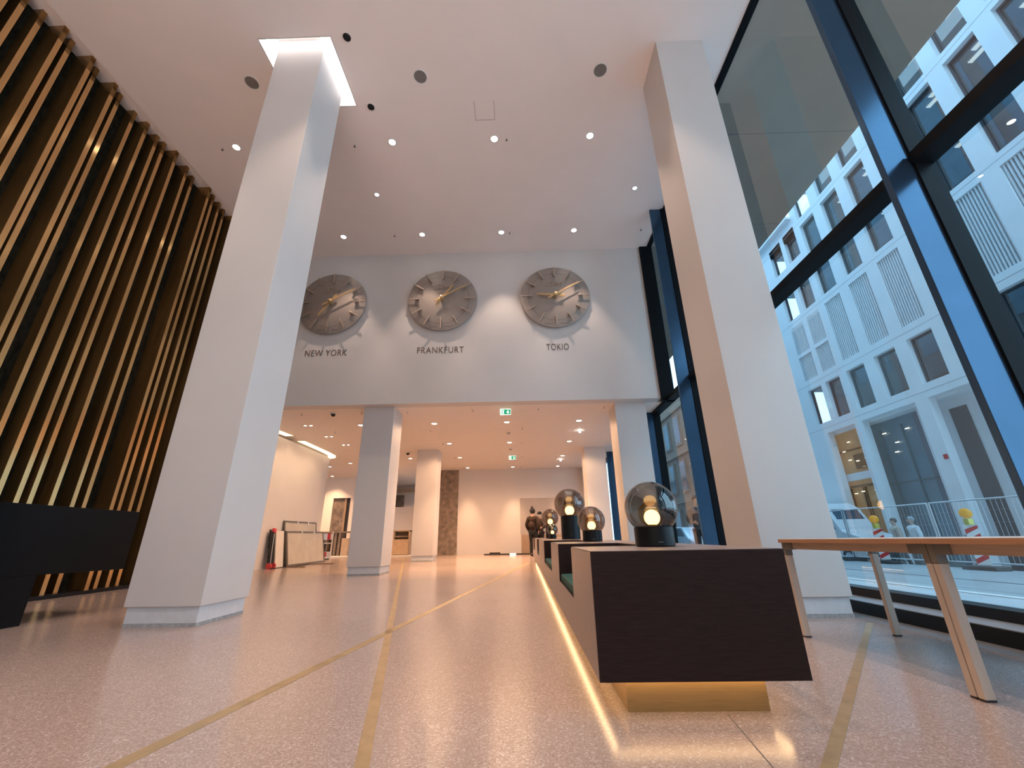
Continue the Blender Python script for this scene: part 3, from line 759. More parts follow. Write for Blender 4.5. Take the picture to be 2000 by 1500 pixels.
# ---- clocks
def clock(x, z, hr, mn, label):
    y = YW
    t = thing('wall_clock', label, 'clock', (x, y, z), 'three big wall clocks')
    R0 = .885; yd = y - .09
    MB().lathe([(.001, 0), (R0 - .03, 0), (R0 - .03, -.05), (R0, -.055), (R0, -.085), (R0 - .012, -.09), (.001, -.09)], (x, y, z), 96, 'y').build('dial', dial_m, t, smooth=True)
    b = MB(); n = 96; ra, rb = .683, .690
    for i in range(n):
        a0, a1 = 2 * PI * i / n, 2 * PI * (i + 1) / n
        b.quad(*[(x + r_ * math.sin(a_), yd - .0015, z + r_ * math.cos(a_)) for r_, a_ in ((ra, a0), (rb, a0), (rb, a1), (ra, a1))])
    b.build('minute_ring', dialline_m, t)
    def bar(a, r0, r1, w0, w1, yo, th, name, m, base=None):
        s_, c_ = math.sin(a), math.cos(a)
        def P(r_, u, yy): return (x + r_ * s_ + u * c_, yy, z + r_ * c_ - u * s_)
        b = MB(); b.hexa([P(r0, -w0, yo), P(r0, w0, yo), P(r1, w1, yo), P(r1, -w1, yo), P(r0, -w0, yo - th), P(r0, w0, yo - th), P(r1, w1, yo - th), P(r1, -w1, yo - th)])
        if base:
            q = base; b.hexa([P(q[0], -w0 * .7, yd), P(q[0], w0 * .7, yd), P(q[1], w0 * .7, yd), P(q[1], -w0 * .7, yd), P(q[0], -w0 * .7, yo), P(q[0], w0 * .7, yo), P(q[1], w0 * .7, yo), P(q[1], -w0 * .7, yo)])
        return b.build(name, m, t, bevel=.003)
    for k in range(12): bar(k * PI / 6, .575, .855, .016, .016, yd - .055, .02, 'hour_marker', marker_m, base=(.60, .70))
    ah = (hr % 12 + mn / 60) * PI / 6; am = mn * PI / 30
    bar(ah, -.24, .47, .036, .024, yd - .075, .016, 'hour_hand', hand_m)
    bar(am, -.22, .70, .024, .014, yd - .11, .014, 'minute_hand', hand_m)
    MB().lathe([(.001, 0), (.05, 0), (.05, -.15), (.03, -.16), (.001, -.16)], (x, yd, z), 24, 'y').build('hub', hand_m, t, smooth=True)
    o = text_mesh('Sinn', .21, .006, 'dial_emblem', marker_m, (x - .02, yd - .012, z + .32), shear=.5, sx=1.15, parent=t)
    b = MB(); b.hexa([(x - .22, yd, z + .315), (x - .04, yd, z + .325), (x - .04, yd, z + .335), (x - .24, yd, z + .325), (x - .22, yd - .016, z + .315), (x - .04, yd - .016, z + .325), (x - .04, yd - .016, z + .335), (x - .24, yd - .016, z + .325)]).build('emblem_flourish', marker_m, t)
    text_mesh('MADE IN', .048, .001, 'small_print', dialline_m, (x - .20, yd - .002, z - .80), parent=t)
    text_mesh('GERMANY', .048, .001, 'small_print', dialline_m, (x + .20, yd - .002, z - .80), parent=t)
ZK = 6.575
clock(-4.79, ZK - .02, 7, 10, 'large round clock over the NEW YORK lettering, half hidden by the column')
clock(-1.928, ZK, 1, 10, 'large round clock over the FRANKFURT lettering, middle of the three')
clock(.968, ZK + .01, 9, 10, 'large round clock over the TOKIO lettering, nearest the glass')
def lettering(txt, x0, x1, z0, z1, label):
    o = text_mesh(txt, .2, .004, 'wall_lettering', letter_m, (0, 0, 0), align='LEFT', space=1.1, offset=-.0015)
    me = o.data; xs = [v.co.x for v in me.vertices]; zs = [v.co.z for v in me.vertices]
    sx = (x1 - x0) / (max(xs) - min(xs)); sz = (z1 - z0) / (max(zs) - min(zs))
    mx, mz = min(xs), min(zs)
    for v in me.vertices: v.co.x = x0 + (v.co.x - mx) * sx; v.co.z = z0 + (v.co.z - mz) * sz; v.co.y += YW - .0045
    tag(o, label, 'lettering', 'city names under the clocks')
lettering('NEW YORK', -5.31, -4.265, 5.10, 5.265, 'brown NEW YORK lettering on the white wall')
lettering('FRANKFURT', -2.51, -1.352, 5.108, 5.272, 'brown FRANKFURT lettering on the white wall')
lettering('TOKIO', .690, 1.240, 5.115, 5.285, 'brown TOKIO lettering on the white wall')

# ---- ceiling fittings
def downlight(x, y, zc, label, group, glow, r=.085, hi=True):
    t = thing('downlight', label, 'ceiling light', (x, y, zc), group)
    MB().lathe([(r * .72, .004), (r * .74, -.008), (r, -.006), (r, .004)], (x, y, zc), 28).build('trim_ring', trimring_m, t, smooth=True)
    MB().lathe([(.001, 0), (r * .73, 0), (r * .73, -.003), (.001, -.003)], (x, y, zc), 24).build('lens', glow, t)
HIC = (1, .74, .58); LOC = (1, .59, .33)
rowsH = [(5.925, [-5.47, -2.38, -.38, 1.48], 'nearer row'), (8.56, [-4.41, -2.39, -.37, 1.47], 'row close to the clock wall')]
ordn = ['leftmost', 'second from left', 'third from left', 'rightmost']
for yy, xs, rn in rowsH:
    for k, x in enumerate(xs):
        downlight(x, yy, ZC, 'warm high ceiling downlight, %s in the %s' % (ordn[k], rn), 'high ceiling downlights', dl_hi)
        spot((x, yy, ZC - .02), 240 if yy > 8 else 290, HIC, 64 if yy > 8 else 72, .5)
for yy in (3.28, .65, -2.0, -4.6):
    for x in (-5.47, -2.38, -.38, 1.48): spot((x, yy, ZC - .02), 215, HIC, 80, .5)
for k, (x, y) in enumerate(((-3.11, 7.22), (2.68, 7.26))):
    downlight(x, y, ZC, ['small cool white spotlight in the high ceiling, between column and New York clock', 'small cool white spotlight in the high ceiling near the glass'][k], 'cool ceiling spots', dl_cool, r=.06)
    spot((x, y, ZC - .02), 120, (.8, .92, 1), 50, .5)
for k, x in enumerate((-4.42, -1.55, 1.47)):
    t = thing('ceiling_speaker', 'round grey loudspeaker in the high ceiling, ' + ['left, behind the lit column head', 'middle one', 'right, near the window column'][k], 'loudspeaker', (x, 4.72, ZC), 'round ceiling loudspeakers')
    MB().lathe([(.105, .003), (.105, -.008), (.118, -.008), (.120, .003)], (x, 4.72, ZC), 36).build('rim', trimring_m, t, smooth=True)
    MB().lathe([(.001, 0), (.106, 0), (.106, -.005), (.001, -.005)], (x, 4.72, ZC), 36).build('grille', speaker_m, t)
for k, (x, y) in enumerate(((-2.55, 4.10), (-2.555, 5.21))):
    t = thing('recessed_spot', 'dark recessed eyeball spot in the high ceiling, ' + ['nearer corner of the lit recess', 'farther corner of the lit recess'][k], 'ceiling light', (x, y, ZC), 'eyeball spots')
    MB().lathe([(.062, .003), (.062, -.006), (.10, -.004), (.10, .003)], (x, y, ZC), 32).build('trim_ring', ceil_m, t, smooth=True)
    MB().sphere((x, y, ZC - .004), .06, 24, sc=(1, 1, .5)).build('eyeball', black_m, t, smooth='all')
def sprinkler(x, y, zc, label, group):
    t = thing('ceiling_sprinkler', label, 'sprinkler', (x, y, zc), group)
    MB().lathe([(.001, 0), (.03, 0), (.03, -.006), (.012, -.008), (.012, -.03), (.001, -.03)], (x, y, zc + .008), 14).build('body', steel_m, t, smooth=True)
    MB().lathe([(.001, -.045), (.02, -.045), (.02, -.049), (.001, -.049)], (x, y, zc), 14).build('deflector', darkgrey_m, t)
    MB().box(x - .012, x - .007, y - .003, y + .003, zc - .046, zc - .028).build('arm', darkgrey_m, t)
for k, (x, y) in enumerate(((-5.75, 5.94), (-3.13, 5.96), (-.14, 5.93), (-3.09, 8.55), (-.16, 8.56), (3.16, 8.58))):
    sprinkler(x, y, ZC, 'tiny sprinkler in the high ceiling, ' + ['left of the big column', 'just right of the big column', 'beside the middle nearer downlight', 'above the gap between New York and Frankfurt clocks', 'above the gap between Frankfurt and Tokio clocks', 'beside the far glass fin'][k], 'high ceiling sprinklers')
n_ = 0
colname = {-2.38: 'left column', -.37: 'middle column', 1.62: 'right column'}
for j, yy in enumerate((11.15, 13.7, 16.2, 18.64)):
    for x in (-2.38, -.37, 1.62):
        downlight(x, yy, ZL, 'warm low ceiling downlight, %s of the grid, %s row' % (colname[x], ['nearest', 'second', 'third', 'farthest'][j]), 'low ceiling downlights', dl_lo, r=.10)
        spot((x, yy, ZL - .02), 650 if j < 3 else 600, LOC, 54 if j == 3 else 84, .7, rad=.12)
        if j < 3: spot((x, yy, ZL - .02), 185, LOC, 165, .4, rad=.12)
lw = [(-4.43, 11.15, 'half hidden by the white column under the New York clock'), (-4.32, 16.19, 'just left of the far slim column'), (-6.99, 16.97, 'left of the white column, over the striped barrier'), (-8.15, 17.68, 'at the rounded end of the side wall'),
      (-9.33, 20.81, 'left one of the cluster before the doorway'), (-9.27, 21.92, 'middle one of the cluster before the doorway'), (-9.26, 22.92, 'right one of the cluster before the doorway')]
for x, y, s_ in lw:
    if y > 20: x, y = x + (20.81 - y) * -.03, 19.2 + (y - 20.81) * .55
    downlight(x, y, ZL, 'warm low ceiling downlight, ' + s_, 'low ceiling lights behind the columns', dl_lo, r=.09)
    spot((x, y, ZL - .02), 260, LOC, 110, .6, rad=.12)
for x, y in ((-9.5, 18.2), (-5.5, 18.0), (-6.0, 22.8)): spot((x, y, ZL - .02), 140, LOC, 130, .5)
for k, (x, y) in enumerate(((1.78, 12.25), (1.60, 16.96))):
    t = thing('pendant_spot', ['tiny bare spot lamp under the low ceiling, nearer one at right', 'tiny bare spot lamp under the low ceiling, farther one at right'][k], 'ceiling light', (x, y, ZL), 'bare spots')
    MB().lathe([(.001, 0), (.03, 0), (.03, -.02), (.001, -.02)], (x, y, ZL), 16).build('mount', trimring_m, t); MB().sphere((x, y, ZL - .045), .032, 16).build('bulb', dl_hi, t, smooth='all')
for k, (x, y) in enumerate(((-5.87, 11.08), (-5.86, 12.38), (-5.81, 13.57))):
    t = thing('twin_downlight', 'twin adjustable downlight before the warm side wall, ' + ['nearest', 'middle', 'farthest'][k], 'ceiling light', (x, y, ZL), 'twin downlights')
    MB().box(x - .15, x + .15, y - .07, y + .07, ZL - .006, ZL).build('trim_plate', lowceil_m, t)
    for sx in (-.08, .08): MB().lathe([(.001, -.006), (.034, -.006), (.034, -.010), (.001, -.010)], (x + sx, y, ZL), 20).build('lens', dl_lo, t)
    spot((x, y, ZL - .03), 95, (1, .66, .38), 110, .5, tilt=(0, math.radians(30), 0), rad=.3)
spr = [(-1.17, 9.9, 'over the left of the opening'), (.46, 9.9, 'right of the front exit sign'), (2.08, 9.87, 'beside the right white column'), (-2.62, 11.83, 'behind the nearest left downlight'), (.06, 11.78, 'first of the middle line'), (.04, 13.63, 'second of the middle line'), (.04, 16.11, 'third of the middle line'), (-.01, 18.58, 'last of the middle line'),
       (-2.58, 13.63, 'beside the second left downlight'), (-2.55, 16.11, 'beside the third left downlight'), (-2.53, 18.53, 'beside the farthest left downlight'), (-5.47, 9.93, 'above the leaning panes, near the front edge'), (-5.42, 11.8, 'above the leaning panes, behind the dome camera'), (-3.95, 9.93, 'left of the column under the New York clock'), (-2.80, 9.92, 'right of the column under the New York clock')]
for x, y, s_ in spr: sprinkler(x, y, ZL, 'tiny sprinkler in the low ceiling, ' + s_, 'low ceiling sprinklers')
for k, (x, y) in enumerate(((-.36, 12.37), (-.36, 14.77))):
    t = thing('smoke_detector', 'pale smoke detector in the low ceiling, ' + ['nearer one', 'farther one'][k], 'smoke detector', (x, y, ZL), 'smoke detectors')
    MB().lathe([(.001, 0), (.06, 0), (.06, -.02), (.04, -.045), (.001, -.05)], (x, y, ZL), 24).build('housing', pm('detector_%d' % k, (.45, .40, .36), .5, noise=.02), t, smooth=True)
for k, (x, y) in enumerate(((-4.69, 9.97), (-4.12, 15.05))):
    t = thing('dome_camera', 'black dome camera under the low ceiling, ' + ['left of the white column', 'beside the far slim column'][k], 'camera', (x, y, ZL), 'dome cameras')
    MB().lathe([(.001, 0), (.075, 0), (.075, -.03), (.001, -.03)], (x, y, ZL), 24).build('mount', trimring_m, t); MB().sphere((x, y, ZL - .035), .055, 20).build('dome', black_m, t, smooth='all')

area((-1.6, -4.2, .55), (PI, 0, 0), 6, 4.5, 430, (1, .82, .72))  # unseen fill lamp added behind the camera to brighten the ceiling
area((-6.62, 13.0, ZL - .03), (0, math.radians(28), 0), .5, 4.6, 10, (1, .68, .38))
# ---- exit signs
def exit_sign(x, y, label):
    t = thing('exit_sign', label, 'exit sign', (x, y, ZL), 'green exit signs')
    z1 = ZL - .012; z0 = z1 - .145; wv = .135
    MB().box(x - wv, x + wv, y, y + .03, z0, z1).build('housing', sign_white, t, bevel=.003)
    MB().box(x - .01, x + .01, y + .005, y + .02, z1, ZL).build('hanger', steel_m, t)
    MB().box(x - wv + .008, x + wv - .008, y - .002, y, z0 + .012, z1 - .012).build('green_face', green_sign, t)
    yy = y - .004; zc_ = (z0 + z1) / 2
    # white arrow pointing down in its square
    b = MB(); ax = x + .062
    b.box(ax - .012, ax + .012, yy, y - .002, zc_ - .005, zc_ + .045)
    v = [b.bm.verts.new(q) for q in ((ax - .045, yy, zc_ + .002), (ax + .045, yy, zc_ + .002), (ax, yy, zc_ - .048))]; b._f(v)
    b.build('arrow', sign_white, t)
    b = MB(); rx = x - .075
    b.box(rx - .045, rx + .04, yy, y - .002, zc_ - .05, zc_ + .05)
    b.build('door_symbol', sign_white, t)
    b = MB(); y3 = yy - .002
    b.lathe([(.001, 0), (.011, 0), (.011, .002), (.001, .002)], (rx + .005, y3, zc_ + .036), 12, 'y')
    b.tube((rx + .0, yy, zc_ + .02), (rx - .012, yy, zc_ - .012), .008, n=6); b.tube((rx - .012, yy, zc_ - .012), (rx + .012, yy, zc_ - .028), .006, n=6); b.tube((rx + .012, yy, zc_ - .028), (rx + .008, yy, zc_ - .046), .005, n=6)
    b.tube((rx - .012, yy, zc_ - .012), (rx - .03, yy, zc_ - .04), .006, n=6); b.tube((rx, yy, zc_ + .018), (rx + .025, yy, zc_ + .004), .005, n=6); b.tube((rx, yy, zc_ + .018), (rx - .026, yy, zc_ + .008), .005, n=6)
    b.build('running_figure', green_sign, t)
exit_sign(-.36, 9.9, 'green and white exit sign with arrow, nearer one under the clock wall')
exit_sign(-.33, 16.0, 'green and white exit sign with arrow, farther one deep in the low hall')

# ---- leaning panes and clutter by the low side wall
def lean_panel(y0, y1, h, xb, xt, th, mf, mg, name, label, cat, frame=True, group=None):
    # panel standing on the floor at x = xb, leaning so that its top is at x = xt
    g0 = fz(y0) + .02
    t = thing(name, label, cat, (xb, (y0 + y1) / 2, fz(y0)), group)
    def slab(bb, u0, u1, v0, v1, o0, o1):
        def P(u, v, o): return (xb + (xt - xb) * v / h + o, u, fz(u) + .02 + v)
        bb.hexa([P(u0, v0, o0), P(u0, v0, o1), P(u1, v0, o1), P(u1, v0, o0), P(u0, v1, o0), P(u0, v1, o1), P(u1, v1, o1), P(u1, v1, o0)])
    if frame:
        f_ = .045; bb = MB()
        slab(bb, y0, y0 + f_, 0, h, 0, th); slab(bb, y1 - f_, y1, 0, h, 0, th); slab(bb, y0 + f_, y1 - f_, 0, f_, 0, th); slab(bb, y0 + f_, y1 - f_, h - f_, h, 0, th)
        bb.build('frame', mf, t)
        bb = MB(); slab(bb, y0 + f_, y1 - f_, f_, h - f_, th * .3, th * .7); bb.build('pane', mg, t)
        bb = MB()
        for q in (.36, .7): slab(bb, y0 + (y1 - y0) * q, y0 + (y1 - y0) * q + .05, h - .08, h + .015, -.005, th + .008)
        bb.build('tape', signwhite_m, t)
    else:
        bb = MB(); slab(bb, y0, y1, 0, h, 0, th); bb.build('board', mg, t)
    return t
lean_panel(12.67, 14.67, 1.24, -6.80, -6.98, .035, framegrey_m, dirtyglass_m, 'framed_pane', 'tall dusty framed glass pane leaning behind the lower one', 'glass pane', group='leaning glass panes')
lean_panel(12.69, 15.05, .95, -6.715, -6.895, .05, framegrey_m, dirtyglass_m, 'framed_pane', 'lower wider framed glass pane, frontmost of the leaning stack', 'glass pane', group='leaning glass panes')
lean_panel(12.24, 12.64, .95, -6.80, -6.93, .03, None, board_m, 'white_board', 'white board leaning at the near end of the panes', 'board', frame=False)
# dolly
t = thing('sack_truck', 'black and red folded trolley standing against the side wall', 'trolley', (-6.85, 12.05, fz(12)))
g = fz(12.05)
b = MB()
for s_ in (-.09, .09): b.tube((-6.83, 12.08 + s_, g + .10), (-6.93, 12.08 + s_, g + 1.0), .026)
for z in (.3, .55, .8): b.tube((-6.85 - z * .1, 11.99, g + z), (-6.85 - z * .1, 12.17, g + z), .02)
b.build('frame', blackcloth_m, t, smooth=True)
MB().hexa([(-6.86, 12.0, g + .08), (-6.84, 12.16, g + .08), (-6.80, 12.16, g + .08), (-6.82, 12.0, g + .08), (-6.95, 12.0, g + .95), (-6.93, 12.16, g + .95), (-6.89, 12.16, g + .95), (-6.91, 12.0, g + .95)]).build('back_plate', blackcloth_m, t)
MB().box(-6.96, -6.86, 12.08, 12.2, g + .92, g + 1.04).build('handle', redplastic_m, t, bevel=.03)
for y in (11.98, 12.18): MB().lathe([(.02, -.025), (.075, -.025), (.075, .025), (.02, .025)], (-6.80, y, g + .077), 20, 'y').build('wheel', redplastic_m, t, smooth=True)
MB().box(-6.84, -6.70, 12.02, 12.16, g + .0, g + .012).build('toe_plate', blackcloth_m, t)
b = MB(); b.tube((-6.79, 12.02, g + .1), (-6.87, 12.1, g + .9), .007); b.build('cord', signwhite_m, t)
# striped barrier
t = thing('striped_barrier', 'folded red and white striped barrier beside the leaning panes', 'barrier', (-7.53, 16.9, fz(16.9)))
g = fz(16.9)
b = MB(); b.box(-7.770, -7.730, 16.850, 16.900, g, g + 1.0); b.box(-7.310, -7.270, 16.850, 16.900, g, g + 1.0); b.build('post', board_m, t)
MB().box(-7.750, -7.290, 16.830, 16.850, g + .70, g + .93).build('board', signwhite_m, t); MB().box(-7.470, -7.350, 16.825, 16.830, g + .70, g + .93).build('red_stripe', red_m, t); MB().box(-7.740, -7.670, 16.825, 16.830, g + .70, g + .93).build('red_stripe', red_m, t)
MB().box(-7.750, -7.290, 16.830, 16.850, g + .56, g + .60).build('rail', board_m, t); MB().box(-7.750, -7.290, 16.830, 16.850, g + .10, g + .28).build('board', signwhite_m, t)
MB().box(-7.530, -7.430, 16.825, 16.830, g + .10, g + .27).build('red_stripe', red_m, t); MB().box(-7.550, -7.500, 16.830, 16.850, g + .28, g + .56).build('strut', blackcloth_m, t)
MB().box(-7.600, -7.400, 16.700, 17.050, g - .001, g + .04).build('foot', rubber_m, t)
for k, (xa, ya, xb_, yb_) in enumerate(((-6.66, 12.62, -6.12, 12.62), (-6.66, 13.95, -5.88, 13.95))):
    t = tag(MB().sbox(xa, xb_, ya - .04, ya + .04, -.001, .03).build('wooden_batten', brownpost_m), ['short wooden batten on the floor, near end of the glass panes', 'short wooden batten on the floor, far end of the glass panes'][k], 'batten', 'floor battens')
# counters behind
t = thing('counter', 'unfinished wooden counter beneath the stone doorway', 'counter', (-8.2, 19.2, .25)); g = fz(19.2) + .05
MB().box(-8.9, -7.5, 19.0, 19.5, g + .92, g + .98).build('worktop', brownpost_m, t)
b = MB()
for x in (-8.85, -8.55, -8.15, -7.98): b.box(x, x + .1, 19.05, 19.45, g, g + .92)
b.build('post', brownpost_m, t)
MB().box(-7.82, -7.52, 19.05, 19.45, g, g + .70).build('drawer_unit', ply_m, t)
MB().box(-8.8, -7.9, 19.42, 19.46, g, g + .92).build('back_panel', track_m, t)
t = thing('wooden_cabinet', 'open plywood cabinet between the two left white columns', 'cabinet', (-5.3, 19.0, .25)); g = fz(19) + .05
b = MB(); b.box(-5.55, -5.47, 18.8, 19.3, g, g + .98); b.box(-4.86, -4.80, 18.8, 19.3, g, g + .98); b.box(-5.55, -4.80, 18.8, 19.3, g + .94, g + .98); b.box(-5.47, -4.86, 19.26, 19.3, g, g + .94); b.build('carcass', ply_m, t)
MB().box(-5.47, -4.86, 18.85, 19.25, g + .70, g + .76).build('shelf', brownpost_m, t)
MB().hexa([(-5.47, 18.79, g + .02), (-4.82, 18.68, g + .02), (-4.82, 18.70, g + .02), (-5.47, 18.81, g + .02), (-5.47, 18.79, g + .62), (-4.82, 18.68, g + .62), (-4.82, 18.70, g + .62), (-5.47, 18.81, g + .62)]).build('door', ply_m, t)
MB().box(-5.75, -5.6, 18.8, 19.3, g, g + .95).build('side_post', brownpost_m, t)
# end wall panel and floor track
t = thing('picture_panel', 'tall grey panel with tan lower part on the end wall', 'panel', (.9, 19.2, .25))
MB().box(-.09, 1.95, 19.19, 19.23, .98, 2.51).build('grey_face', graypanel_m, t)
MB().box(-.06, 1.95, 19.19, 19.23, .22, .98).build('tan_face', tanpanel_m, t)
t = thing('floor_track', 'black metal track lying on the floor before the end wall', 'track', (-.6, 18.7, .2))
g = fz(18.7)
MB().box(-1.62, .35, 18.66, 18.78, g, g + .05).build('rail', track_m, t)
MB().box(-1.40, -.95, 18.67, 18.77, g + .05, g + .10).build('driver_box', track_m, t)
b = MB(); b.box(-.55, -.30, 18.64, 18.66, g + .02, g + .05); b.build('lit_end', dl_lo, t)
b = MB()
for x0_, x1_, z0_, z1_ in ((-1.05, -.25, .25, 1.05), (-1.5, -1.05, .25, .8)): b.box(x0_, x1_, 19.215, 19.23, z0_ - .03, z1_)
struct('trim_14', b, white, label='flush white cover plates on the end wall')

# ================================================================== PEOPLE
def skin_mesh(nodes, edges, name, m, parent, sub=2, extra=None):
    """nodes: {key:(pos,(rx,ry))}"""
    me = bpy.data.meshes.new(name); keys = list(nodes); idx = {k: i for i, k in enumerate(keys)}
    me.from_pydata([nodes[k][0] for k in keys], [(idx[a_], idx[b_]) for a_, b_ in edges], [])
    ob_ = bpy.data.objects.new(name, me); COL.objects.link(ob_)
    sk = ob_.modifiers.new('skin', 'SKIN'); sk.use_smooth_shade = True
    if not me.skin_vertices: bpy.context.view_layer.update()
    sv = me.skin_vertices[0].data if me.skin_vertices else None
    if sv is None:
        me.attributes; bpy.context.view_layer.objects.active = ob_; bpy.ops.object.modifier_add(type='SKIN'); sv = me.skin_vertices[0].data
    for k in keys:
        r_ = nodes[k][1]; sv[idx[k]].radius = r_ if isinstance(r_, tuple) else (r_, r_)
    sv[0].use_root = True
    ss = ob_.modifiers.new('sub', 'SUBSURF'); ss.levels = sub; ss.render_levels = sub
    dg = bpy.context.evaluated_depsgraph_get(); nm = bpy.data.meshes.new_from_object(ob_.evaluated_get(dg))
    bpy.data.objects.remove(ob_)
    if extra:
        bm = bmesh.new(); bm.from_mesh(nm); mb = MB(); mb.bm.free(); mb.bm = bm; extra(mb); bm.to_mesh(nm); bm.free()
    nm.materials.clear(); nm.materials.append(m)
    for p_ in nm.polygons: p_.use_smooth = True; p_.material_index = 0
    o = bpy.data.objects.new(name, nm); COL.objects.link(o); o.parent = parent
    return o
def person(loc, rz, height, label, coat, trousers, hat=None, coat_len=.0, arms='down', mask=False, bag=None, stride=.0, hair=hair_m, group=None, shoes=blackcloth_m):
    k = height / 1.75
    t = thing('person', label, 'person', loc, group, local=True, rz=rz)
    def V(x, y, z): return (x * k, y * k, z * k)
    # faces +Y locally
    N = {'pelvis': (V(0, 0, .95), (.14 * k, .10 * k)), 'waist': (V(0, .01, 1.12), (.125 * k, .09 * k)), 'chest': (V(0, .01, 1.30), (.15 * k, .105 * k)), 'collar': (V(0, 0, 1.45), (.10 * k, .075 * k)),
         'neck': (V(0, 0, 1.52), .052 * k), 'jaw': (V(0, .02, 1.585), (.062 * k, .07 * k)), 'face': (V(0, .018, 1.65), (.074 * k, .092 * k)), 'crown': (V(0, .0, 1.715), (.060 * k, .075 * k))}
    Ed = [('pelvis', 'waist'), ('waist', 'chest'), ('chest', 'collar'), ('collar', 'neck'), ('neck', 'jaw'), ('jaw', 'face'), ('face', 'crown')]
    pose = {'down': ((.24, -.02, 1.15), (.25, .05, .90)), 'bent': ((.25, -.02, 1.15), (.14, .24, 1.10)), 'pocket': ((.27, -.05, 1.15), (.20, .08, .93))}[arms]
    for s_, S_ in ((-1, 'L'), (1, 'R')):
        st = stride * s_
        N['hip' + S_] = (V(.09 * s_, 0, .88), .088 * k); N['knee' + S_] = (V(.095 * s_, .03 + st * .5, .49), .058 * k); N['ankle' + S_] = (V(.095 * s_, -.02 + st, .09), .04 * k); N['toe' + S_] = (V(.11 * s_, .15 + st, .035), (.038 * k, .03 * k))
        Ed += [('pelvis', 'hip' + S_), ('hip' + S_, 'knee' + S_), ('knee' + S_, 'ankle' + S_), ('ankle' + S_, 'toe' + S_)]
        e, h_ = pose
        N['sh' + S_] = (V(.175 * s_, 0, 1.40), .058 * k); N['el' + S_] = (V(e[0] * s_, e[1], e[2]), .043 * k); N['wr' + S_] = (V(h_[0] * s_, h_[1], h_[2]), .030 * k)
        d = Vector((h_[0] * s_ - e[0] * s_, h_[1] - e[1], h_[2] - e[2])).normalized(); side = Vector((0, 1, 0)) if abs(d.y) < .7 else Vector((0, 0, 1)); side = (side - d * side.dot(d)).normalized()
        W = Vector(N['wr' + S_][0]); N['palm' + S_] = (tuple(W + d * .06 * k), (.036 * k, .02 * k))
        Ed += [('collar', 'sh' + S_), ('sh' + S_, 'el' + S_), ('el' + S_, 'wr' + S_), ('wr' + S_, 'palm' + S_)]
        for f_, (o_, ln) in enumerate(((-.028, .060), (-.010, .072), (.009, .068), (.027, .052))):
            p0 = W + (d * .10 + side * o_) * k; p1 = p0 + (d * ln + Vector((-.3 * s_, 0, 0)) * .03) * k
            N['f%d%s' % (f_, S_)] = (tuple(p0), .0095 * k); N['g%d%s' % (f_, S_)] = (tuple(p1), .0075 * k)
            Ed += [('palm' + S_, 'f%d%s' % (f_, S_)), ('f%d%s' % (f_, S_), 'g%d%s' % (f_, S_))]
        p0 = W + (d * .045 + side * .045) * k; p1 = p0 + (d * .04 + side * .012) * k
        N['t' + S_] = (tuple(p0), .011 * k); N['u' + S_] = (tuple(p1), .009 * k); Ed += [('palm' + S_, 't' + S_), ('t' + S_, 'u' + S_)]
    def face(mb):
        mb.sphere(V(0, .118, 1.645), .014 * k, 8, sc=(.8, 1.2, 1.5)); mb.sphere(V(-.08, .0, 1.645), .028 * k, 8, sc=(.4, .8, 1.2)); mb.sphere(V(.08, .0, 1.645), .028 * k, 8, sc=(.4, .8, 1.2))
        for s_ in (-1, 1): mb.sphere(V(.032 * s_, .100, 1.665), .011 * k, 8)
        mb.sphere(V(0, .100, 1.60), .016 * k, 8, sc=(1.5, .5, .5))
    body = skin_mesh(N, Ed, 'body', skin_m, t, 2, face)
    def grow(keys, ed, g_, name, m, chg=None):
        nn = {q: (N[q][0], tuple(v + g_ * k for v in (N[q][1] if isinstance(N[q][1], tuple) else (N[q][1],) * 2))) for q in keys}
        if chg: nn.update(chg)
        return skin_mesh(nn, ed, name, m, t, 2)
    hem = {'hem': (V(0, 0, .84 - coat_len), (.19 * k, .14 * k))}
    grow(['waist', 'chest', 'collar', 'neck', 'shL', 'elL', 'wrL', 'shR', 'elR', 'wrR'], [('waist', 'chest'), ('chest', 'collar'), ('collar', 'neck'), ('waist', 'hem'), ('collar', 'shL'), ('shL', 'elL'), ('elL', 'wrL'), ('collar', 'shR'), ('shR', 'elR'), ('elR', 'wrR')], .03, 'jacket', coat, hem)
    grow(['pelvis', 'hipL', 'kneeL', 'ankleL', 'hipR', 'kneeR', 'ankleR'], [('pelvis', 'hipL'), ('hipL', 'kneeL'), ('kneeL', 'ankleL'), ('pelvis', 'hipR'), ('hipR', 'kneeR'), ('kneeR', 'ankleR')], .018, 'trousers', trousers)
    for s_, S_ in ((-1, 'L'), (1, 'R')):
        a_, b_ = Vector(N['ankle' + S_][0]), Vector(N['toe' + S_][0])
        mb = MB(); mb.sphere(tuple((a_ * .45 + b_ * .55) - Vector((0, 0, .0))), .15 * k, 14, sc=(.36, 1, .3)); o = mb.build('shoe', shoes, smooth='all'); o.parent = t
        for v in o.data.vertices: v.co.z = max(v.co.z, .0)
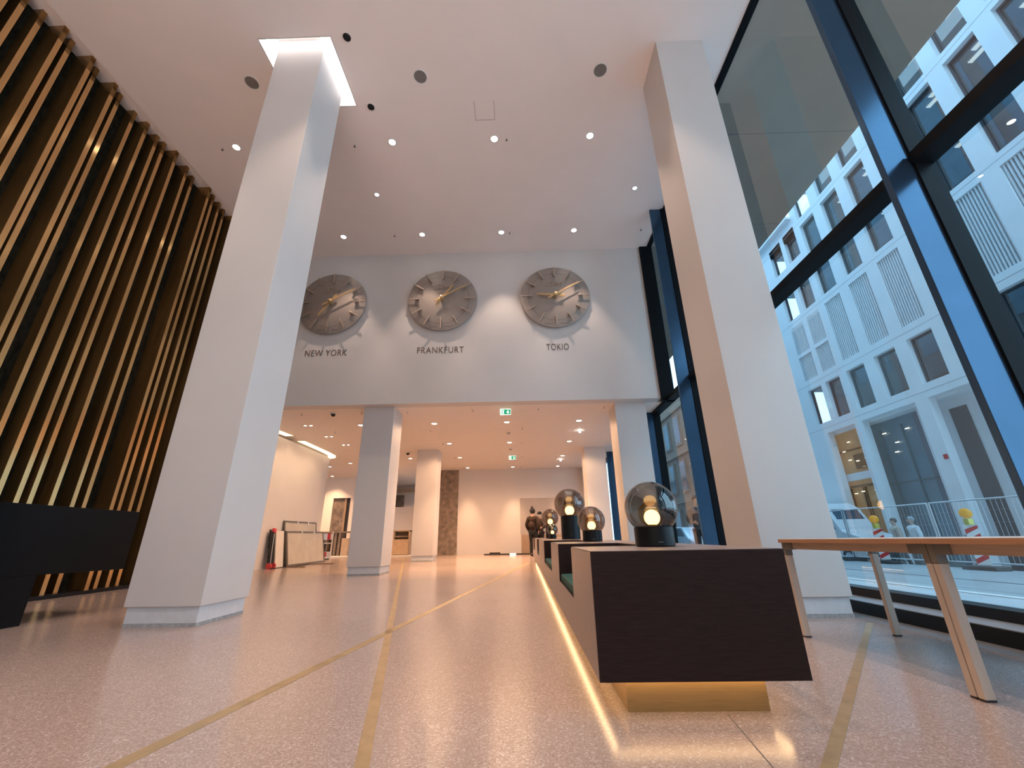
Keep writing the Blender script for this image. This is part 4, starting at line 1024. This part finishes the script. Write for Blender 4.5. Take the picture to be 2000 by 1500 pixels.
    if hat == 'beanie':
        mb = MB(); mb.sphere(V(0, -.008, 1.685), .128 * k, 20, sc=(.86, 1.0, .95)); mb.sphere(V(0, -.04, 1.82), .045 * k, 12); o = mb.build('beanie', blackcloth_m, smooth='all'); o.parent = t
        for v in o.data.vertices: v.co.z = max(v.co.z, 1.675 * k) if v.co.y > .03 else max(v.co.z, 1.58 * k)
    elif hat == 'cap':
        mb = MB(); mb.sphere(V(0, .0, 1.70), .112 * k, 20, sc=(.86, 1.02, .75)); mb.hexa([V(-.07, .09, 1.685), V(.07, .09, 1.685), V(.05, .18, 1.67), V(-.05, .18, 1.67), V(-.07, .09, 1.70), V(.07, .09, 1.70), V(.05, .18, 1.68), V(-.05, .18, 1.68)]); o = mb.build('cap', blackcloth_m, smooth='all'); o.parent = t
        for v in o.data.vertices: v.co.z = max(v.co.z, 1.655 * k)
    else:
        mb = MB(); mb.sphere(V(0, -.012, 1.695), .108 * k, 20, sc=(.84, 1.0, .9)); o = mb.build('hair', hair, smooth='all'); o.parent = t
        for v in o.data.vertices:
            if v.co.y > .03 * k: v.co.z = max(v.co.z, 1.70 * k)
    if mask:
        mb = MB(); mb.sphere(V(0, .065, 1.60), .066 * k, 14, sc=(.95, .75, .75)); o = mb.build('face_mask', maskwhite_m, smooth='all'); o.parent = t
    if bag:
        mb = MB(); mb.sphere(V(.0, -.17, 1.13), .2 * k, 16, sc=(.62, .3, .75)); o = mb.build('backpack', bag, smooth='all'); o.parent = t
        mb = MB(); mb.tube(V(-.10, -.18, 1.20), V(.12, -.06, 1.44), .016 * k); o = mb.build('strap', bag, smooth=True); o.parent = t
    return t
person((.40, 16.88, fz(16.88)), math.radians(-25), 1.70, 'person in dark beanie and brown jacket seen from behind, standing left of the lamps', coatbrown_m, blackcloth_m, hat='beanie', bag=bagbrown_m, arms='pocket', coat_len=-.02)
person((.70, 17.62, fz(17.62)), math.radians(160), 1.62, 'person in dark cap and white face mask beside the one in the beanie', coatbrown2_m, blackcloth_m, hat='cap', mask=True, arms='bent', coat_len=.05)
person((4.56, 11.45, -.0), math.radians(165), 1.76, 'person in dark open jacket on the pavement behind the front globe lamp', greyjacket_m, blackcloth_m, arms='bent')
person((13.0, 15.72, -.40), math.radians(70), 1.66, 'pedestrian in tan coat walking behind the fence', tancoat_m, blackcloth_m, stride=.12, coat_len=.05, hair=pm('hair_brown', (.10, .045, .03), .7, noise=.2))
person((13.15, 15.18, -.40), math.radians(80), 1.68, 'pedestrian in white jacket walking ahead of the tan coat', whitecoat_m, greyjacket_m, stride=-.12, hair=pm('hair_grey', (.35, .40, .46), .7, noise=.2))

for o in list(bpy.data.objects):
    if '_local' in o: del o['_local']
